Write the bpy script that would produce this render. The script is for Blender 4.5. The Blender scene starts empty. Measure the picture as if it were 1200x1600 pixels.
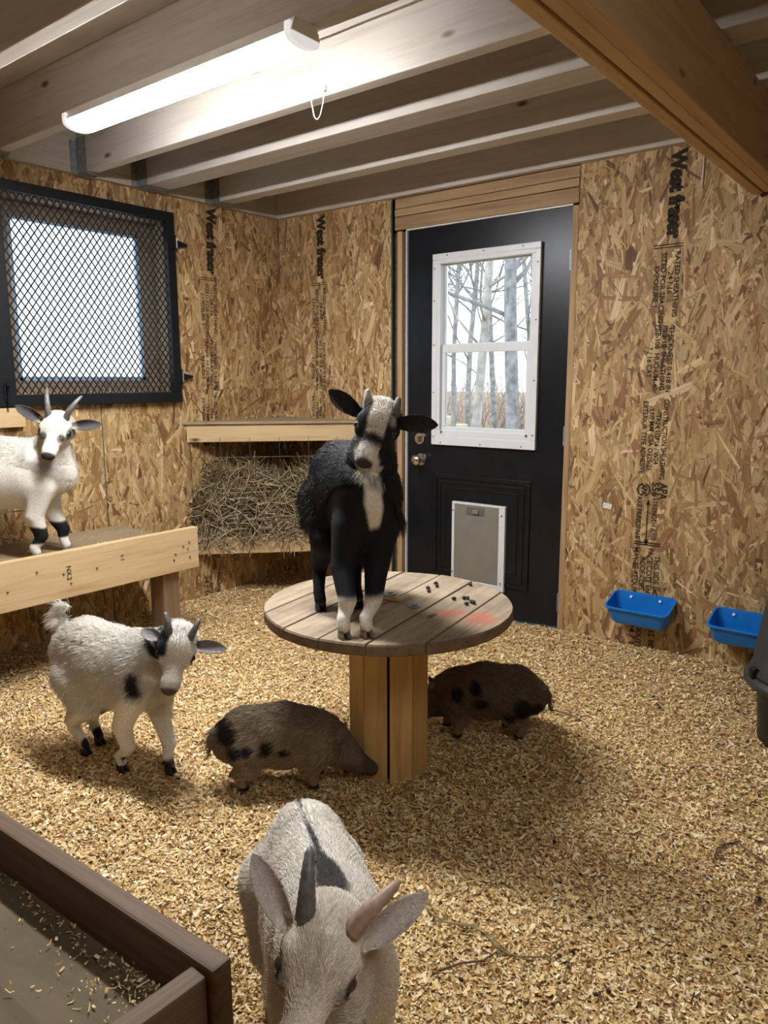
import bpy, bmesh, math, random
import numpy as np
from mathutils import Vector, Matrix
random.seed(7); RNG = np.random.default_rng(7)
SC = bpy.context.scene; COL = SC.collection
R = math.radians

# ---------------------------------------------------------------- camera, sky, exposure
cam_d = bpy.data.cameras.new('camera'); cam = bpy.data.objects.new('camera', cam_d); COL.objects.link(cam)
YAW, PITCH, ROLL = 0.66594, 0.174043, -0.00312
fwd = Vector((-math.sin(YAW)*math.cos(PITCH), math.cos(YAW)*math.cos(PITCH), -math.sin(PITCH)))
rgt = Vector((math.cos(YAW), math.sin(YAW), 0)); upv = rgt.cross(fwd)
r2 = math.cos(ROLL)*rgt + math.sin(ROLL)*upv; u2 = -math.sin(ROLL)*rgt + math.cos(ROLL)*upv
M = Matrix((r2, u2, -fwd)).transposed().to_4x4(); M.translation = Vector((3.36665, -3.28527, 1.22429))
cam.matrix_world = M
cam_d.sensor_fit = 'VERTICAL'; cam_d.sensor_height = 36.0; cam_d.lens = 1172.64*36/1600
cam_d.clip_start = 0.02
SC.camera = cam
SC.view_settings.view_transform = 'Standard'; SC.view_settings.look = 'None'
SC.view_settings.gamma = 1.0; SC.view_settings.use_curve_mapping = False
SC.view_settings.exposure = 0.7
LAMP_STRENGTH = 115.0; FILL_LAMP_STRENGTH = 24.0; SKY_STRENGTH = 1.7
SC.cycles.max_bounces = 8; SC.cycles.diffuse_bounces = 4; SC.cycles.transparent_max_bounces = 16
SC.cycles.sample_clamp_indirect = 6.0; SC.cycles.use_denoising = True
w = bpy.data.worlds.new('world'); SC.world = w; w.use_nodes = True
nt = w.node_tree; nt.nodes.clear()
o_ = nt.nodes.new('ShaderNodeOutputWorld'); b_ = nt.nodes.new('ShaderNodeBackground')
tc = nt.nodes.new('ShaderNodeTexCoord'); no = nt.nodes.new('ShaderNodeTexNoise'); rp = nt.nodes.new('ShaderNodeValToRGB')
no.inputs['Scale'].default_value = 2.5; no.inputs['Detail'].default_value = 4
rp.color_ramp.elements[0].position = .35; rp.color_ramp.elements[0].color = (.62, .80, 1, 1)
rp.color_ramp.elements[1].position = .62; rp.color_ramp.elements[1].color = (.96, .98, 1, 1)
nt.links.new(tc.outputs['Generated'], no.inputs['Vector']); nt.links.new(no.outputs[0], rp.inputs[0])
nt.links.new(rp.outputs[0], b_.inputs[0]); nt.links.new(b_.outputs[0], o_.inputs[0])
b_.inputs[1].default_value = SKY_STRENGTH

# ---------------------------------------------------------------- helpers
def tag(o, label=None, cat=None, group=None, kind=None):
    if label: o['label'] = label
    if cat: o['category'] = cat
    if group: o['group'] = group
    if kind: o['kind'] = kind
    return o
def empty(name, loc=(0, 0, 0), rz=0):
    o = bpy.data.objects.new(name, None); COL.objects.link(o); o.location = loc; o.rotation_euler = (0, 0, rz)
    o.empty_display_size = .05
    return o
def link(name, me, mat=None, parent=None, loc=(0, 0, 0), rot=(0, 0, 0), smooth=False):
    o = bpy.data.objects.new(name, me); COL.objects.link(o)
    if mat:
        for m in (mat if isinstance(mat, (list, tuple)) else [mat]): me.materials.append(m)
    if parent:
        o.parent = parent
    o.location = loc; o.rotation_euler = rot
    if smooth and len(me.polygons): me.polygons.foreach_set('use_smooth', [True]*len(me.polygons))
    return o
def pydata(name, v, f, mat=None, parent=None, loc=(0, 0, 0), rot=(0, 0, 0), smooth=False):
    me = bpy.data.meshes.new(name); me.from_pydata([tuple(map(float, p)) for p in v], [], f); me.update()
    return link(name, me, mat, parent, loc, rot, smooth)
def fast_mesh(name, v, f):
    """v (N,3) array, f (M,k) array of equal-sized polygons"""
    me = bpy.data.meshes.new(name); n, k = f.shape
    me.vertices.add(len(v)); me.vertices.foreach_set('co', np.ascontiguousarray(v, np.float32).ravel())
    me.loops.add(n*k); me.loops.foreach_set('vertex_index', np.ascontiguousarray(f, np.int32).ravel())
    me.polygons.add(n); me.polygons.foreach_set('loop_start', np.arange(0, n*k, k, dtype=np.int32))
    me.polygons.foreach_set('loop_total', np.full(n, k, np.int32))
    me.update(calc_edges=True); me.validate(); return me
def col_attr(me, c, domain='FACE'):
    a = me.attributes.new('Col', 'FLOAT_COLOR', domain)
    d = np.ones((len(c), 4), np.float32); d[:, :3] = c
    a.data.foreach_set('color', d.ravel())
def bm_obj(name, bm, mat=None, parent=None, loc=(0, 0, 0), rot=(0, 0, 0), smooth=False):
    bmesh.ops.recalc_face_normals(bm, faces=bm.faces)
    me = bpy.data.meshes.new(name); bm.to_mesh(me); bm.free(); return link(name, me, mat, parent, loc, rot, smooth)
def add_box(bm, s, c=(0, 0, 0), bev=0.0, rot=None):
    g = bmesh.ops.create_cube(bm, size=1.0)['verts']
    bmesh.ops.scale(bm, vec=s, verts=g)
    if rot is not None: bmesh.ops.rotate(bm, cent=(0, 0, 0), matrix=rot, verts=g)
    bmesh.ops.translate(bm, vec=c, verts=g)
    if bev > 0:
        es = list({e for v in g for e in v.link_edges})
        bmesh.ops.bevel(bm, geom=es, offset=bev, segments=2, affect='EDGES', profile=.6)
def add_cyl(bm, r, h, c=(0, 0, 0), axis='z', seg=24, r2=None, bev=0):
    g = bmesh.ops.create_cone(bm, cap_ends=True, segments=seg, radius1=r, radius2=r if r2 is None else r2, depth=h)['verts']
    if axis == 'x': bmesh.ops.rotate(bm, cent=(0, 0, 0), matrix=Matrix.Rotation(R(90), 3, 'Y'), verts=g)
    if axis == 'y': bmesh.ops.rotate(bm, cent=(0, 0, 0), matrix=Matrix.Rotation(R(90), 3, 'X'), verts=g)
    bmesh.ops.translate(bm, vec=c, verts=g)
def add_sphere(bm, r, c, sc=(1, 1, 1), u=16, v=10):
    g = bmesh.ops.create_uvsphere(bm, u_segments=u, v_segments=v, radius=r)['verts']
    bmesh.ops.scale(bm, vec=sc, verts=g); bmesh.ops.translate(bm, vec=c, verts=g)
def board(name, s, c, mat, parent=None, rot=(0, 0, 0), bev=.003):
    """box whose grain runs along its local x"""
    bm = bmesh.new(); add_box(bm, s, (0, 0, 0), bev)
    return bm_obj(name, bm, mat, parent, c, rot)
def sweep(pts, rad, seg=8, flat=None):
    """tube through pts, returns verts, quads (with end caps as fans)"""
    pts = np.array(pts, float); n = len(pts); rad = np.broadcast_to(rad, (n,))
    t = np.gradient(pts, axis=0); t /= np.linalg.norm(t, axis=1)[:, None] + 1e-12
    a = np.array([0, 0, 1.0]) if abs(t[0][2]) < .9 else np.array([1.0, 0, 0])
    V, F = [], []
    u = np.cross(t[0], a); u /= np.linalg.norm(u)
    for i in range(n):
        u = u - (u@t[i])*t[i]; u /= np.linalg.norm(u); w_ = np.cross(t[i], u)
        for k in range(seg):
            an = 2*math.pi*k/seg
            V.append(pts[i] + rad[i]*(math.cos(an)*u + math.sin(an)*w_))
    for i in range(n-1):
        for k in range(seg):
            F.append((i*seg+k, i*seg+(k+1) % seg, (i+1)*seg+(k+1) % seg, (i+1)*seg+k))
    F.append(tuple(range(seg-1, -1, -1))); F.append(tuple((n-1)*seg+k for k in range(seg)))
    return V, F
def tube(name, pts, rad, mat, parent=None, seg=8, loc=(0, 0, 0)):
    V, F = sweep(pts, rad, seg); return pydata(name, V, F, mat, parent, loc, smooth=True)
def multi_tube(list_of, seg=6):
    V, F = [], []
    for p, r in list_of:
        v, f = sweep(p, r, seg); n = len(V); V += v; F += [tuple(i+n for i in q) for q in f]
    return V, F

# ---------------------------------------------------------------- materials
def mat_base(name):
    m = bpy.data.materials.new(name); m.use_nodes = True
    return m, m.node_tree, m.node_tree.nodes['Principled BSDF']
def N(nt, t, **kw):
    n = nt.nodes.new(t)
    for k, v in kw.items():
        if hasattr(n, k): setattr(n, k, v)
        else: n.inputs[k].default_value = v
    return n
def ramp(nt, stops):
    r = nt.nodes.new('ShaderNodeValToRGB'); e = r.color_ramp.elements
    while len(e) < len(stops): e.new(.5)
    for x, (p, c) in zip(e, stops): x.position = p; x.color = (*c, 1) if len(c) == 3 else c
    return r
def mixc(nt, a, b, fac, mode='MIX'):
    m = nt.nodes.new('ShaderNodeMix'); m.data_type = 'RGBA'; m.blend_type = mode
    for s, v in ((m.inputs[6], a), (m.inputs[7], b)):
        if isinstance(v, tuple): s.default_value = (*v, 1)
        else: nt.links.new(v, s)
    if isinstance(fac, (int, float)): m.inputs[0].default_value = fac
    else: nt.links.new(fac, m.inputs[0])
    return m.outputs[2]
def plain(name, c, rough=.5, metal=0.0, var=.12, scale=30, spec=.5):
    m, nt, p = mat_base(name)
    tc = N(nt, 'ShaderNodeTexCoord'); n = N(nt, 'ShaderNodeTexNoise', Scale=scale, Detail=4)
    nt.links.new(tc.outputs['Object'], n.inputs['Vector'])
    r = ramp(nt, [(.3, tuple(x*(1-var) for x in c)), (.7, tuple(min(1, x*(1+var)) for x in c))])
    nt.links.new(n.outputs[0], r.inputs[0]); nt.links.new(r.outputs[0], p.inputs['Base Color'])
    p.inputs['Roughness'].default_value = rough; p.inputs['Metallic'].default_value = metal
    p.inputs['Specular IOR Level'].default_value = spec
    return m
def wood(name, light, dark, knot=(.10, .05, .02), rough=.7, grain=1.0, knots=True, dirt=0.0, dirtc=(.05, .04, .03)):
    m, nt, p = mat_base(name); L = nt.links
    tc = N(nt, 'ShaderNodeTexCoord'); oi = N(nt, 'ShaderNodeObjectInfo')
    mul = N(nt, 'ShaderNodeVectorMath', operation='SCALE'); comb = N(nt, 'ShaderNodeCombineXYZ')
    mr = N(nt, 'ShaderNodeMath', operation='MULTIPLY'); mr.inputs[1].default_value = 37.0
    L.new(oi.outputs['Random'], mr.inputs[0])
    for i in range(3): L.new(mr.outputs[0], comb.inputs[i])
    add = N(nt, 'ShaderNodeVectorMath', operation='ADD'); L.new(tc.outputs['Object'], add.inputs[0]); L.new(comb.outputs[0], add.inputs[1])
    # knots pull the grain around them
    mk = N(nt, 'ShaderNodeMapping'); mk.inputs['Scale'].default_value = (3.2, 8, 8); L.new(add.outputs[0], mk.inputs[0])
    vo = N(nt, 'ShaderNodeTexVoronoi', Scale=1.0, Randomness=1.0); L.new(mk.outputs[0], vo.inputs['Vector'])
    mp = N(nt, 'ShaderNodeMapping'); mp.inputs['Scale'].default_value = (1.6, 20*grain, 20*grain); L.new(add.outputs[0], mp.inputs[0])
    n1 = N(nt, 'ShaderNodeTexNoise', Scale=1.6, Detail=6, Roughness=.6, Distortion=.35); L.new(mp.outputs[0], n1.inputs['Vector'])
    mp2 = N(nt, 'ShaderNodeMapping'); mp2.inputs['Scale'].default_value = (3, 120*grain, 120*grain); L.new(add.outputs[0], mp2.inputs[0])
    n2 = N(nt, 'ShaderNodeTexNoise', Scale=1.2, Detail=3); L.new(mp2.outputs[0], n2.inputs['Vector'])
    av = N(nt, 'ShaderNodeMath', operation='MULTIPLY_ADD'); L.new(n2.outputs[0], av.inputs[0]); av.inputs[1].default_value = .35; 
    sc = N(nt, 'ShaderNodeMath', operation='MULTIPLY'); L.new(n1.outputs[0], sc.inputs[0]); sc.inputs[1].default_value = .8
    L.new(sc.outputs[0], av.inputs[2])
    r = ramp(nt, [(.34, dark), (.62, light)]); L.new(av.outputs[0], r.inputs[0])
    c = r.outputs[0]
    # each board its own tone
    ro = ramp(nt, [(0, (.82, .80, .78)), (1, (1.08, 1.06, 1.04))]); L.new(oi.outputs['Random'], ro.inputs[0])
    c = mixc(nt, c, ro.outputs[0], 1.0, 'MULTIPLY')
    if knots:
        rk = ramp(nt, [(.045, (1, 1, 1)), (.12, (0, 0, 0))]); L.new(vo.outputs['Distance'], rk.inputs[0])
        # only some cells carry a knot
        sel = ramp(nt, [(.50, (0, 0, 0)), (.52, (1, 1, 1))]); sp = N(nt, 'ShaderNodeSeparateColor'); L.new(vo.outputs['Color'], sp.inputs[0]); L.new(sp.outputs[0], sel.inputs[0])
        mm = N(nt, 'ShaderNodeMath', operation='MULTIPLY'); L.new(rk.outputs[0], mm.inputs[0]); L.new(sel.outputs[0], mm.inputs[1])
        c = mixc(nt, c, knot, mm.outputs[0])
    if dirt > 0:
        nd = N(nt, 'ShaderNodeTexNoise', Scale=5, Detail=7, Roughness=.7); L.new(add.outputs[0], nd.inputs['Vector'])
        rd = ramp(nt, [(.45, (0, 0, 0)), (.75, (dirt,)*3)]); L.new(nd.outputs[0], rd.inputs[0])
        c = mixc(nt, c, dirtc, rd.outputs[0])
    L.new(c, p.inputs['Base Color']); p.inputs['Roughness'].default_value = rough
    p.inputs['Specular IOR Level'].default_value = .25
    bp = N(nt, 'ShaderNodeBump', Strength=.25, Distance=.002); L.new(av.outputs[0], bp.inputs['Height']); L.new(bp.outputs[0], p.inputs['Normal'])
    return m
def attr_mat(name, rough=.7, streak=None, var=.25, spec=.2, backlit=False):
    m, nt, p = mat_base(name); L = nt.links
    a = N(nt, 'ShaderNodeAttribute', attribute_name='Col'); c = a.outputs['Color']
    if streak == 'uv':
        uv = N(nt, 'ShaderNodeUVMap', uv_map='UVMap'); mp = N(nt, 'ShaderNodeMapping'); mp.inputs['Scale'].default_value = (6, 160, 1)
        L.new(uv.outputs[0], mp.inputs[0]); n = N(nt, 'ShaderNodeTexNoise', Scale=1.0, Detail=4, Roughness=.65); L.new(mp.outputs[0], n.inputs['Vector'])
        r = ramp(nt, [(.28, (.52, .46, .40)), (.5, (.95, .95, .95)), (.72, (1.28, 1.26, 1.2))]); L.new(n.outputs[0], r.inputs[0])
        c = mixc(nt, c, r.outputs[0], 1.0, 'MULTIPLY')
    elif streak == 'noise':
        tc = N(nt, 'ShaderNodeTexCoord'); n = N(nt, 'ShaderNodeTexNoise', Scale=220.0, Detail=2)
        L.new(tc.outputs['Object'], n.inputs['Vector'])
        r = ramp(nt, [(.3, (1-var,)*3), (.7, (1+var,)*3)]); L.new(n.outputs[0], r.inputs[0])
        c = mixc(nt, c, r.outputs[0], 1.0, 'MULTIPLY')
    L.new(c, p.inputs['Base Color']); p.inputs['Roughness'].default_value = rough
    p.inputs['Specular IOR Level'].default_value = spec
    return m
def fur_mat(name, rough=.55, spec=.25):
    m, nt, p = mat_base(name); L = nt.links
    a = N(nt, 'ShaderNodeAttribute', attribute_name='Col'); h = N(nt, 'ShaderNodeHairInfo')
    r = ramp(nt, [(0, (.80, .80, .80)), (1, (1.14, 1.14, 1.14))]); L.new(h.outputs['Random'], r.inputs[0])
    c = mixc(nt, a.outputs['Color'], r.outputs[0], 1.0, 'MULTIPLY'); L.new(c, p.inputs['Base Color'])
    p.inputs['Roughness'].default_value = rough; p.inputs['Specular IOR Level'].default_value = spec
    return m
OSB = attr_mat('oriented_strand_board', .62, 'uv', spec=.3)
CHIP = attr_mat('wood_shavings', .75, None, spec=.2)
JOIST = wood('spruce_joist', (.50, .46, .415), (.38, .34, .295), rough=.75)
BEAM = wood('spruce_beam', (.56, .40, .21), (.42, .28, .13), rough=.65)
PINE = wood('pale_pine', (.62, .46, .26), (.47, .31, .15), rough=.6)
HEADER = wood('aged_pine', (.42, .28, .15), (.24, .145, .07), rough=.65)
POST = wood('brown_post', (.24, .16, .095), (.15, .095, .055), rough=.7)
DARKW = wood('weathered_brown_board', (.17, .115, .075), (.085, .055, .035), rough=.6, knots=False, grain=1.6)
PLY = wood('dusty_plywood', (.34, .26, .16), (.25, .185, .115), rough=.85, knots=False, grain=.5, dirt=.5, dirtc=(.14, .11, .075))
STAVE = wood('spool_stave', (.66, .45, .185), (.46, .285, .10), rough=.6)
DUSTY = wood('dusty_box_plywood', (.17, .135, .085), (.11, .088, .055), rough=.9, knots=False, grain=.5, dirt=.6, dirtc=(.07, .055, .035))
DECKM = wood('ceiling_sheathing', (.48, .44, .39), (.39, .35, .30), rough=.7, knots=False, grain=.4)
BLACKPAINT = plain('satin_black_paint', (.006, .0075, .010), .30, 0, .35, 9, .3)
BLACKMETAL = plain('black_powder_coat', (.007, .008, .010), .42, .0, .25, 40, .3)
WHITEPVC = plain('white_vinyl', (.62, .635, .64), .35, 0, .04, 8)
WHITEMETAL = plain('white_enamel', (.82, .82, .82), .35, 0, .03, 8)
TAUPE = plain('taupe_plastic', (.19, .175, .145), .5, 0, .08, 12)
TAUPE2 = plain('dark_taupe_plastic', (.115, .105, .085), .5, 0, .08, 12)
CHROME = plain('satin_nickel', (.62, .60, .57), .22, 1.0, .08, 30)
STEEL = plain('galvanised_steel', (.26, .29, .30), .5, .7, .25, 60)
BLUE = plain('blue_plastic', (.004, .155, .52), .34, 0, .10, 10)
BINB = plain('black_plastic', (.006, .006, .006), .45, 0, .2, 20)
BING = plain('grey_plastic', (.032, .035, .033), .5, 0, .15, 14)
INK = plain('black_ink', (.035, .028, .020), .8, 0, .5, 400, .1)
GREEN = plain('green_edge_paint', (.015, .075, .055), .6, 0, .2, 60)
WHITECORD = plain('white_cord', (.75, .75, .72), .5, 0, .05, 60)
DROP = plain('dropping', (.012, .009, .007), .6, 0, .4, 200)
WIRE = plain('dull_wire', (.10, .09, .08), .5, .6, .2, 100)
BARK = plain('grey_bark', (.29, .28, .285), .9, 0, .4, 14, .1)
BARK2 = plain('pale_bark', (.40, .365, .335), .9, 0, .35, 10, .1)
EYEM = plain('dark_eye', (.010, .007, .005), .08, 0, .3, 300)
EYEG = plain('amber_grey_eye', (.06, .05, .04), .12, 0, .4, 300)
HOOFB = plain('black_hoof', (.013, .012, .011), .5, 0, .3, 80)
HOOFG = plain('grey_hoof', (.16, .13, .10), .5, 0, .3, 80)
HORNG = plain('grey_horn', (.13, .125, .12), .45, 0, .35, 90)
HORNP = plain('pinkish_tan_horn', (.36, .25, .18), .5, 0, .25, 90)
HORNW = plain('pale_horn_bud', (.34, .32, .29), .6, 0, .25, 90)

# ---------------------------------------------------------------- strand board, built strand by strand
def osb_strands(rects, density, seed, depth=.0012):
    """rects: (a0,a1,z0,z1) on the wall plane. Returns V (a, z, d), polygons, colours, uvs."""
    rng = np.random.default_rng(seed); Vs, Cs, Us = [], [], []
    pal = np.array([(.55, .395, .20), (.47, .318, .148), (.39, .247, .106), (.315, .188, .078), (.23, .13, .05), (.16, .08, .035), (.30, .15, .07), (.66, .49, .29)])
    pw = np.array([.16, .25, .22, .14, .09, .035, .06, .045]); pw /= pw.sum()
    for (a0, a1, z0, z1) in rects:
        n = int((a1-a0)*(z1-z0)*density)
        if n < 1: continue
        ca, cz = rng.uniform(a0, a1, n), rng.uniform(z0, z1, n)
        Ln = np.clip(rng.lognormal(math.log(.072), .55, n), .014, .19); W = np.clip(rng.lognormal(math.log(.0150), .55, n), .003, .045)
        W = np.minimum(W, Ln*.7)
        th = np.where(rng.random(n) < .82, rng.normal(0, 20, n), rng.uniform(-90, 90, n)); th = np.radians(90+th)
        j = lambda s: rng.uniform(-s, s, n)
        sh = rng.uniform(-.9, .9, n)*W
        px = np.stack([-Ln/2+sh, Ln/2+j(1)*W*.6, Ln/2+j(1)*W*.8, Ln/2-sh*.5, -Ln/2+j(1)*W*.6, -Ln/2-j(1)*W*.8], 1)
        py = np.stack([-W/2, -W/2*rng.uniform(.4, 1, n), j(.3)*W, W/2*rng.uniform(.4, 1, n), W/2, j(.3)*W], 1)
        c, s = np.cos(th)[:, None], np.sin(th)[:, None]
        A = np.clip(ca[:, None]+px*c-py*s, a0, a1); Z = np.clip(cz[:, None]+px*s+py*c, z0, z1)
        dd = rng.uniform(.0001, depth, n)[:, None]*np.ones((1, 6)) + (rng.normal(0, .012, n)[:, None]*py)
        dd = np.clip(dd, .00005, depth+.0004)
        Vs.append(np.stack([A, Z, dd], 2).reshape(-1, 3))
        col = pal[rng.choice(len(pal), n, p=pw)]*rng.uniform(.82, 1.16, (n, 1)); Cs.append(col)
        Us.append(np.stack([px+rng.uniform(0, 50, n)[:, None], py+rng.uniform(0, 50, n)[:, None]], 2).reshape(-1, 2))
    V = np.concatenate(Vs); F = np.arange(len(V)).reshape(-1, 6)
    return V, F, np.concatenate(Cs), np.concatenate(Us)
def osb_wall(name, rects, mapf, density, seed, thick=.011, flip=False):
    V, F, C_, U = osb_strands(rects, density, seed)
    if flip: F = F[:, ::-1]; U = U.reshape(-1, 6, 2)[:, ::-1].reshape(-1, 2)
    me = bpy.data.meshes.new(name)
    bv, bf = [], []
    for (a0, a1, z0, z1) in rects:
        n = len(bv); bv += [(a0, z0, 0), (a1, z0, 0), (a1, z1, 0), (a0, z1, 0), (a0, z0, -thick), (a1, z0, -thick), (a1, z1, -thick), (a0, z1, -thick)]
        for q in ((0, 1, 2, 3), (7, 6, 5, 4), (0, 4, 5, 1), (1, 5, 6, 2), (2, 6, 7, 3), (3, 7, 4, 0)):
            bf.append(tuple(i+n for i in (q[::-1] if flip else q)))
    P = mapf(np.concatenate([np.array(bv, float), V]))
    nb = len(bf); nv = len(bv)
    loops = np.concatenate([np.array(bf, np.int32).ravel(), (F+nv).astype(np.int32).ravel()])
    tot = np.concatenate([np.full(nb, 4, np.int32), np.full(len(F), 6, np.int32)])
    st = np.concatenate([[0], np.cumsum(tot)[:-1]]).astype(np.int32)
    me.vertices.add(len(P)); me.vertices.foreach_set('co', P.astype(np.float32).ravel())
    me.loops.add(len(loops)); me.loops.foreach_set('vertex_index', loops)
    me.polygons.add(len(tot)); me.polygons.foreach_set('loop_start', st); me.polygons.foreach_set('loop_total', tot)
    me.update(calc_edges=True)
    col_attr(me, np.concatenate([np.tile((.36, .225, .11), (nb, 1)), C_]))
    uvl = me.uv_layers.new(name='UVMap'); uu = np.concatenate([RNG.uniform(0, 1, (nb*4, 2)), U]).astype(np.float32)
    uvl.data.foreach_set('uv', uu.ravel())
    o = link(name, me, OSB); tag(o, kind='structure'); return o
HC = 2.15                                   # underside of the joists
back_map = lambda q: np.stack([q[:, 0], -q[:, 2], q[:, 1]], 1)          # a = x, faces -y
left_map = lambda q: np.stack([q[:, 2], q[:, 0], q[:, 1]], 1)           # a = y, faces +x
DEN = 2900
wall_back = osb_wall('wall_back', [(-.0, .845, -.12, 2.36), (1.889, 3.05, -.12, 2.36)], back_map, DEN, 1)
wb2 = osb_wall('wall_back_far_section', [(3.05, 4.4, -.12, 2.36)], back_map, 500, 11); wb2.parent = wall_back; del wb2['kind']; wb2.name = 'sheathing_panel'
WY0, WY1, WZ0, WZ1 = -1.64, -.815, 1.175, 2.02       # window opening in the left wall
wall_left = osb_wall('wall_left', [(-1.232, 0, -.12, WZ0), (-2.45, -1.236, -.12, WZ0), (WY1, 0, WZ0, 2.36), (-1.232, WY1, WZ1, 2.36), (-2.45, -1.236, WZ1, 2.36), (-2.45, WY0, WZ0, WZ1)], left_map, DEN, 2, flip=False)
wl2 = osb_wall('sheathing_panel', [(-4.7, -2.45, -.12, 2.36)], left_map, 400, 12); wl2.parent = wall_left; del wl2['kind']
o = board('panel_joint', (1.3, .004, .003), (.0005, -1.234, .52), GREEN, wall_left, (0, R(90), 0), 0)
wr = osb_wall('wall_right', [(-4.7, 0.0, -.12, 2.36)], lambda q: np.stack([4.4-q[:, 2], q[:, 0], q[:, 1]], 1), 300, 3, flip=True)
wf = osb_wall('wall_front', [(0, 4.4, -.12, 2.36)], lambda q: np.stack([q[:, 0], -4.7+q[:, 2], q[:, 1]], 1), 300, 4, flip=True)
board('panel_edge', (2.05, .012, .007), (.849, -.004, 1.12), GREEN, wall_back, (0, R(90), 0), .001)

# printed stamps on the sheathing
def text_mesh(s, size, bold=0.0, xs=1.0):
    cu = bpy.data.curves.new('t', 'FONT'); cu.body = s; cu.size = size; cu.offset = bold; cu.align_x = 'LEFT'
    cu.resolution_u = 3
    ob = bpy.data.objects.new('t', cu); COL.objects.link(ob); bpy.context.view_layer.update()
    dg = bpy.context.evaluated_depsgraph_get(); me = bpy.data.meshes.new_from_object(ob.evaluated_get(dg))
    v = np.array([x.co[:] for x in me.vertices]); f = [tuple(p.vertices) for p in me.polygons]
    COL.objects.unlink(ob); bpy.data.objects.remove(ob); bpy.data.curves.remove(cu); bpy.data.meshes.remove(me)
    if len(v): v[:, 0] *= xs
    return v, f
#  (text, baseline a-offset, top z, letter height, target run length, boldness)
STAMP = [('West fraser', .052, 2.142, .058, .350, .0055), 
         ('RATED SHEATHING', .090, 1.742, .021, .262, .0006), ('24 / 16', .064, 1.665, .021, .092, .0006), ('SIZED FOR SPACING', .034, 1.742, .021, .285, .0006), ('EXPOSURE 1', .006, 1.690, .021, .165, .0006),
         ('THICKNESS 0.418 IN', .084, 1.442, .021, .272, .0006), ('PS 2-18  SHEATHING', .057, 1.446, .021, .268, .0006), ('PRP-108  HUD-UM-40c', .028, 1.450, .021, .285, .0006), ('7 / 16 CAT', -.002, 1.360, .021, .130, .0006),
         ('CONSTRUCTION SHEATHING', .082, 1.140, .021, .345, .0006), ('TR24 1/2F16 / W24', .052, 1.075, .021, .215, .0006), ('11.0 MM  CSA O325-21', .025, 1.095, .021, .260, .0006), ('EXTERIOR TYPE ADHESIVE', -.006, 1.130, .021, .315, .0006),
         ('APA', .086, .782, .034, .075, .0018), ('556', .054, .782, .030, .064, .0014), ('APA', .008, .770, .024, .050, .0012),
         ('STRENGTH AXIS', .060, .712, .022, .188, .0006), ('AXE PRINCIPALE', -.008, .715, .022, .192, .0006),
         ('THIS SIDE DOWN', .084, .455, .024, .240, .0006), ('FACE COTE EN DEDANS', .052, .484, .024, .330, .0006), ('ROOF CLIPS', .022, .440, .024, .150, .0006), ('MAY BE REQUIRED', -.010, .482, .024, .250, .0006),
         ('ALL EDGES', .080, .135, .024, .17, .0006), ('SPACE PANELS', .050, .13, .024, .20, .0006), ('GOUTTES', .022, .125, .024, .14, .0006), ('24 / 16', -.010, .13, .026, .13, .0010)]
TXT = {}
def stamp(parent, mapf, a0, drift, dz=0.0, zmin=-.05, zskip=None):
    V, F = [], []
    def put(v, f, base, top, d):
        n = len(V)
        for x, y in v:
            z = top - x; V.append((a0 + base + y + drift*(2.14-z), z, d))
        F.extend(tuple(i+n for i in q) for q in f)
    for s, base, top, h, run, bold in STAMP:
        top += dz
        if top-run < zmin: continue
        key = (s, h)
        if key not in TXT:
            v, f = text_mesh(s, h/.72, bold); k = run/(v[:, 0].max()-v[:, 0].min()); v[:, 0] = (v[:, 0]-v[:, 0].min())*k; TXT[key] = (v[:, :2], f)
        v, f = TXT[key]; put(v, f, base, top, .0022)
    rect = lambda x0, y0, x1, y1: ([(x0, y0), (x1, y0), (x1, y1), (x0, y1)], [(0, 1, 2, 3)])
    for zz in (1.775, 1.764): put(*rect(0, -.005, .004, .118), 0, zz+dz, .0022)
    for zz in (.512, .502): put(*rect(0, -.012, .006, .105), 0, zz+dz, .0022)
    put(*rect(0, .038, .20, .043), 0, .70+dz, .0022)                     # strength axis arrow
    for z_, sg in ((.70, 1), (.50, -1)): put([(0, .0405), (.022*sg, .031), (.022*sg, .050)], [(0, 1, 2) if sg < 0 else (2, 1, 0)], 0, z_+dz, .0022)
    ring = [(.030*math.cos(t)*r, .030*math.sin(t)*r) for r in (1, .80) for t in [2*math.pi*i/28 for i in range(28)]]
    put([(x+.025, y+.018) for x, y in ring], [(i, (i+1) % 28, 28+(i+1) % 28, 28+i) for i in range(28) if i not in (0, 27, 13, 14)], 0, .77+dz, .0022)
    P = mapf(np.array(V)); o = pydata('printed_stamp', P, F, INK, parent); return o
stamp(wall_back, back_map, 2.232, -.004)
stamp(wall_back, back_map, .262, -.010)
stamp(wall_left, left_map, -.585, -.030)

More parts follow.
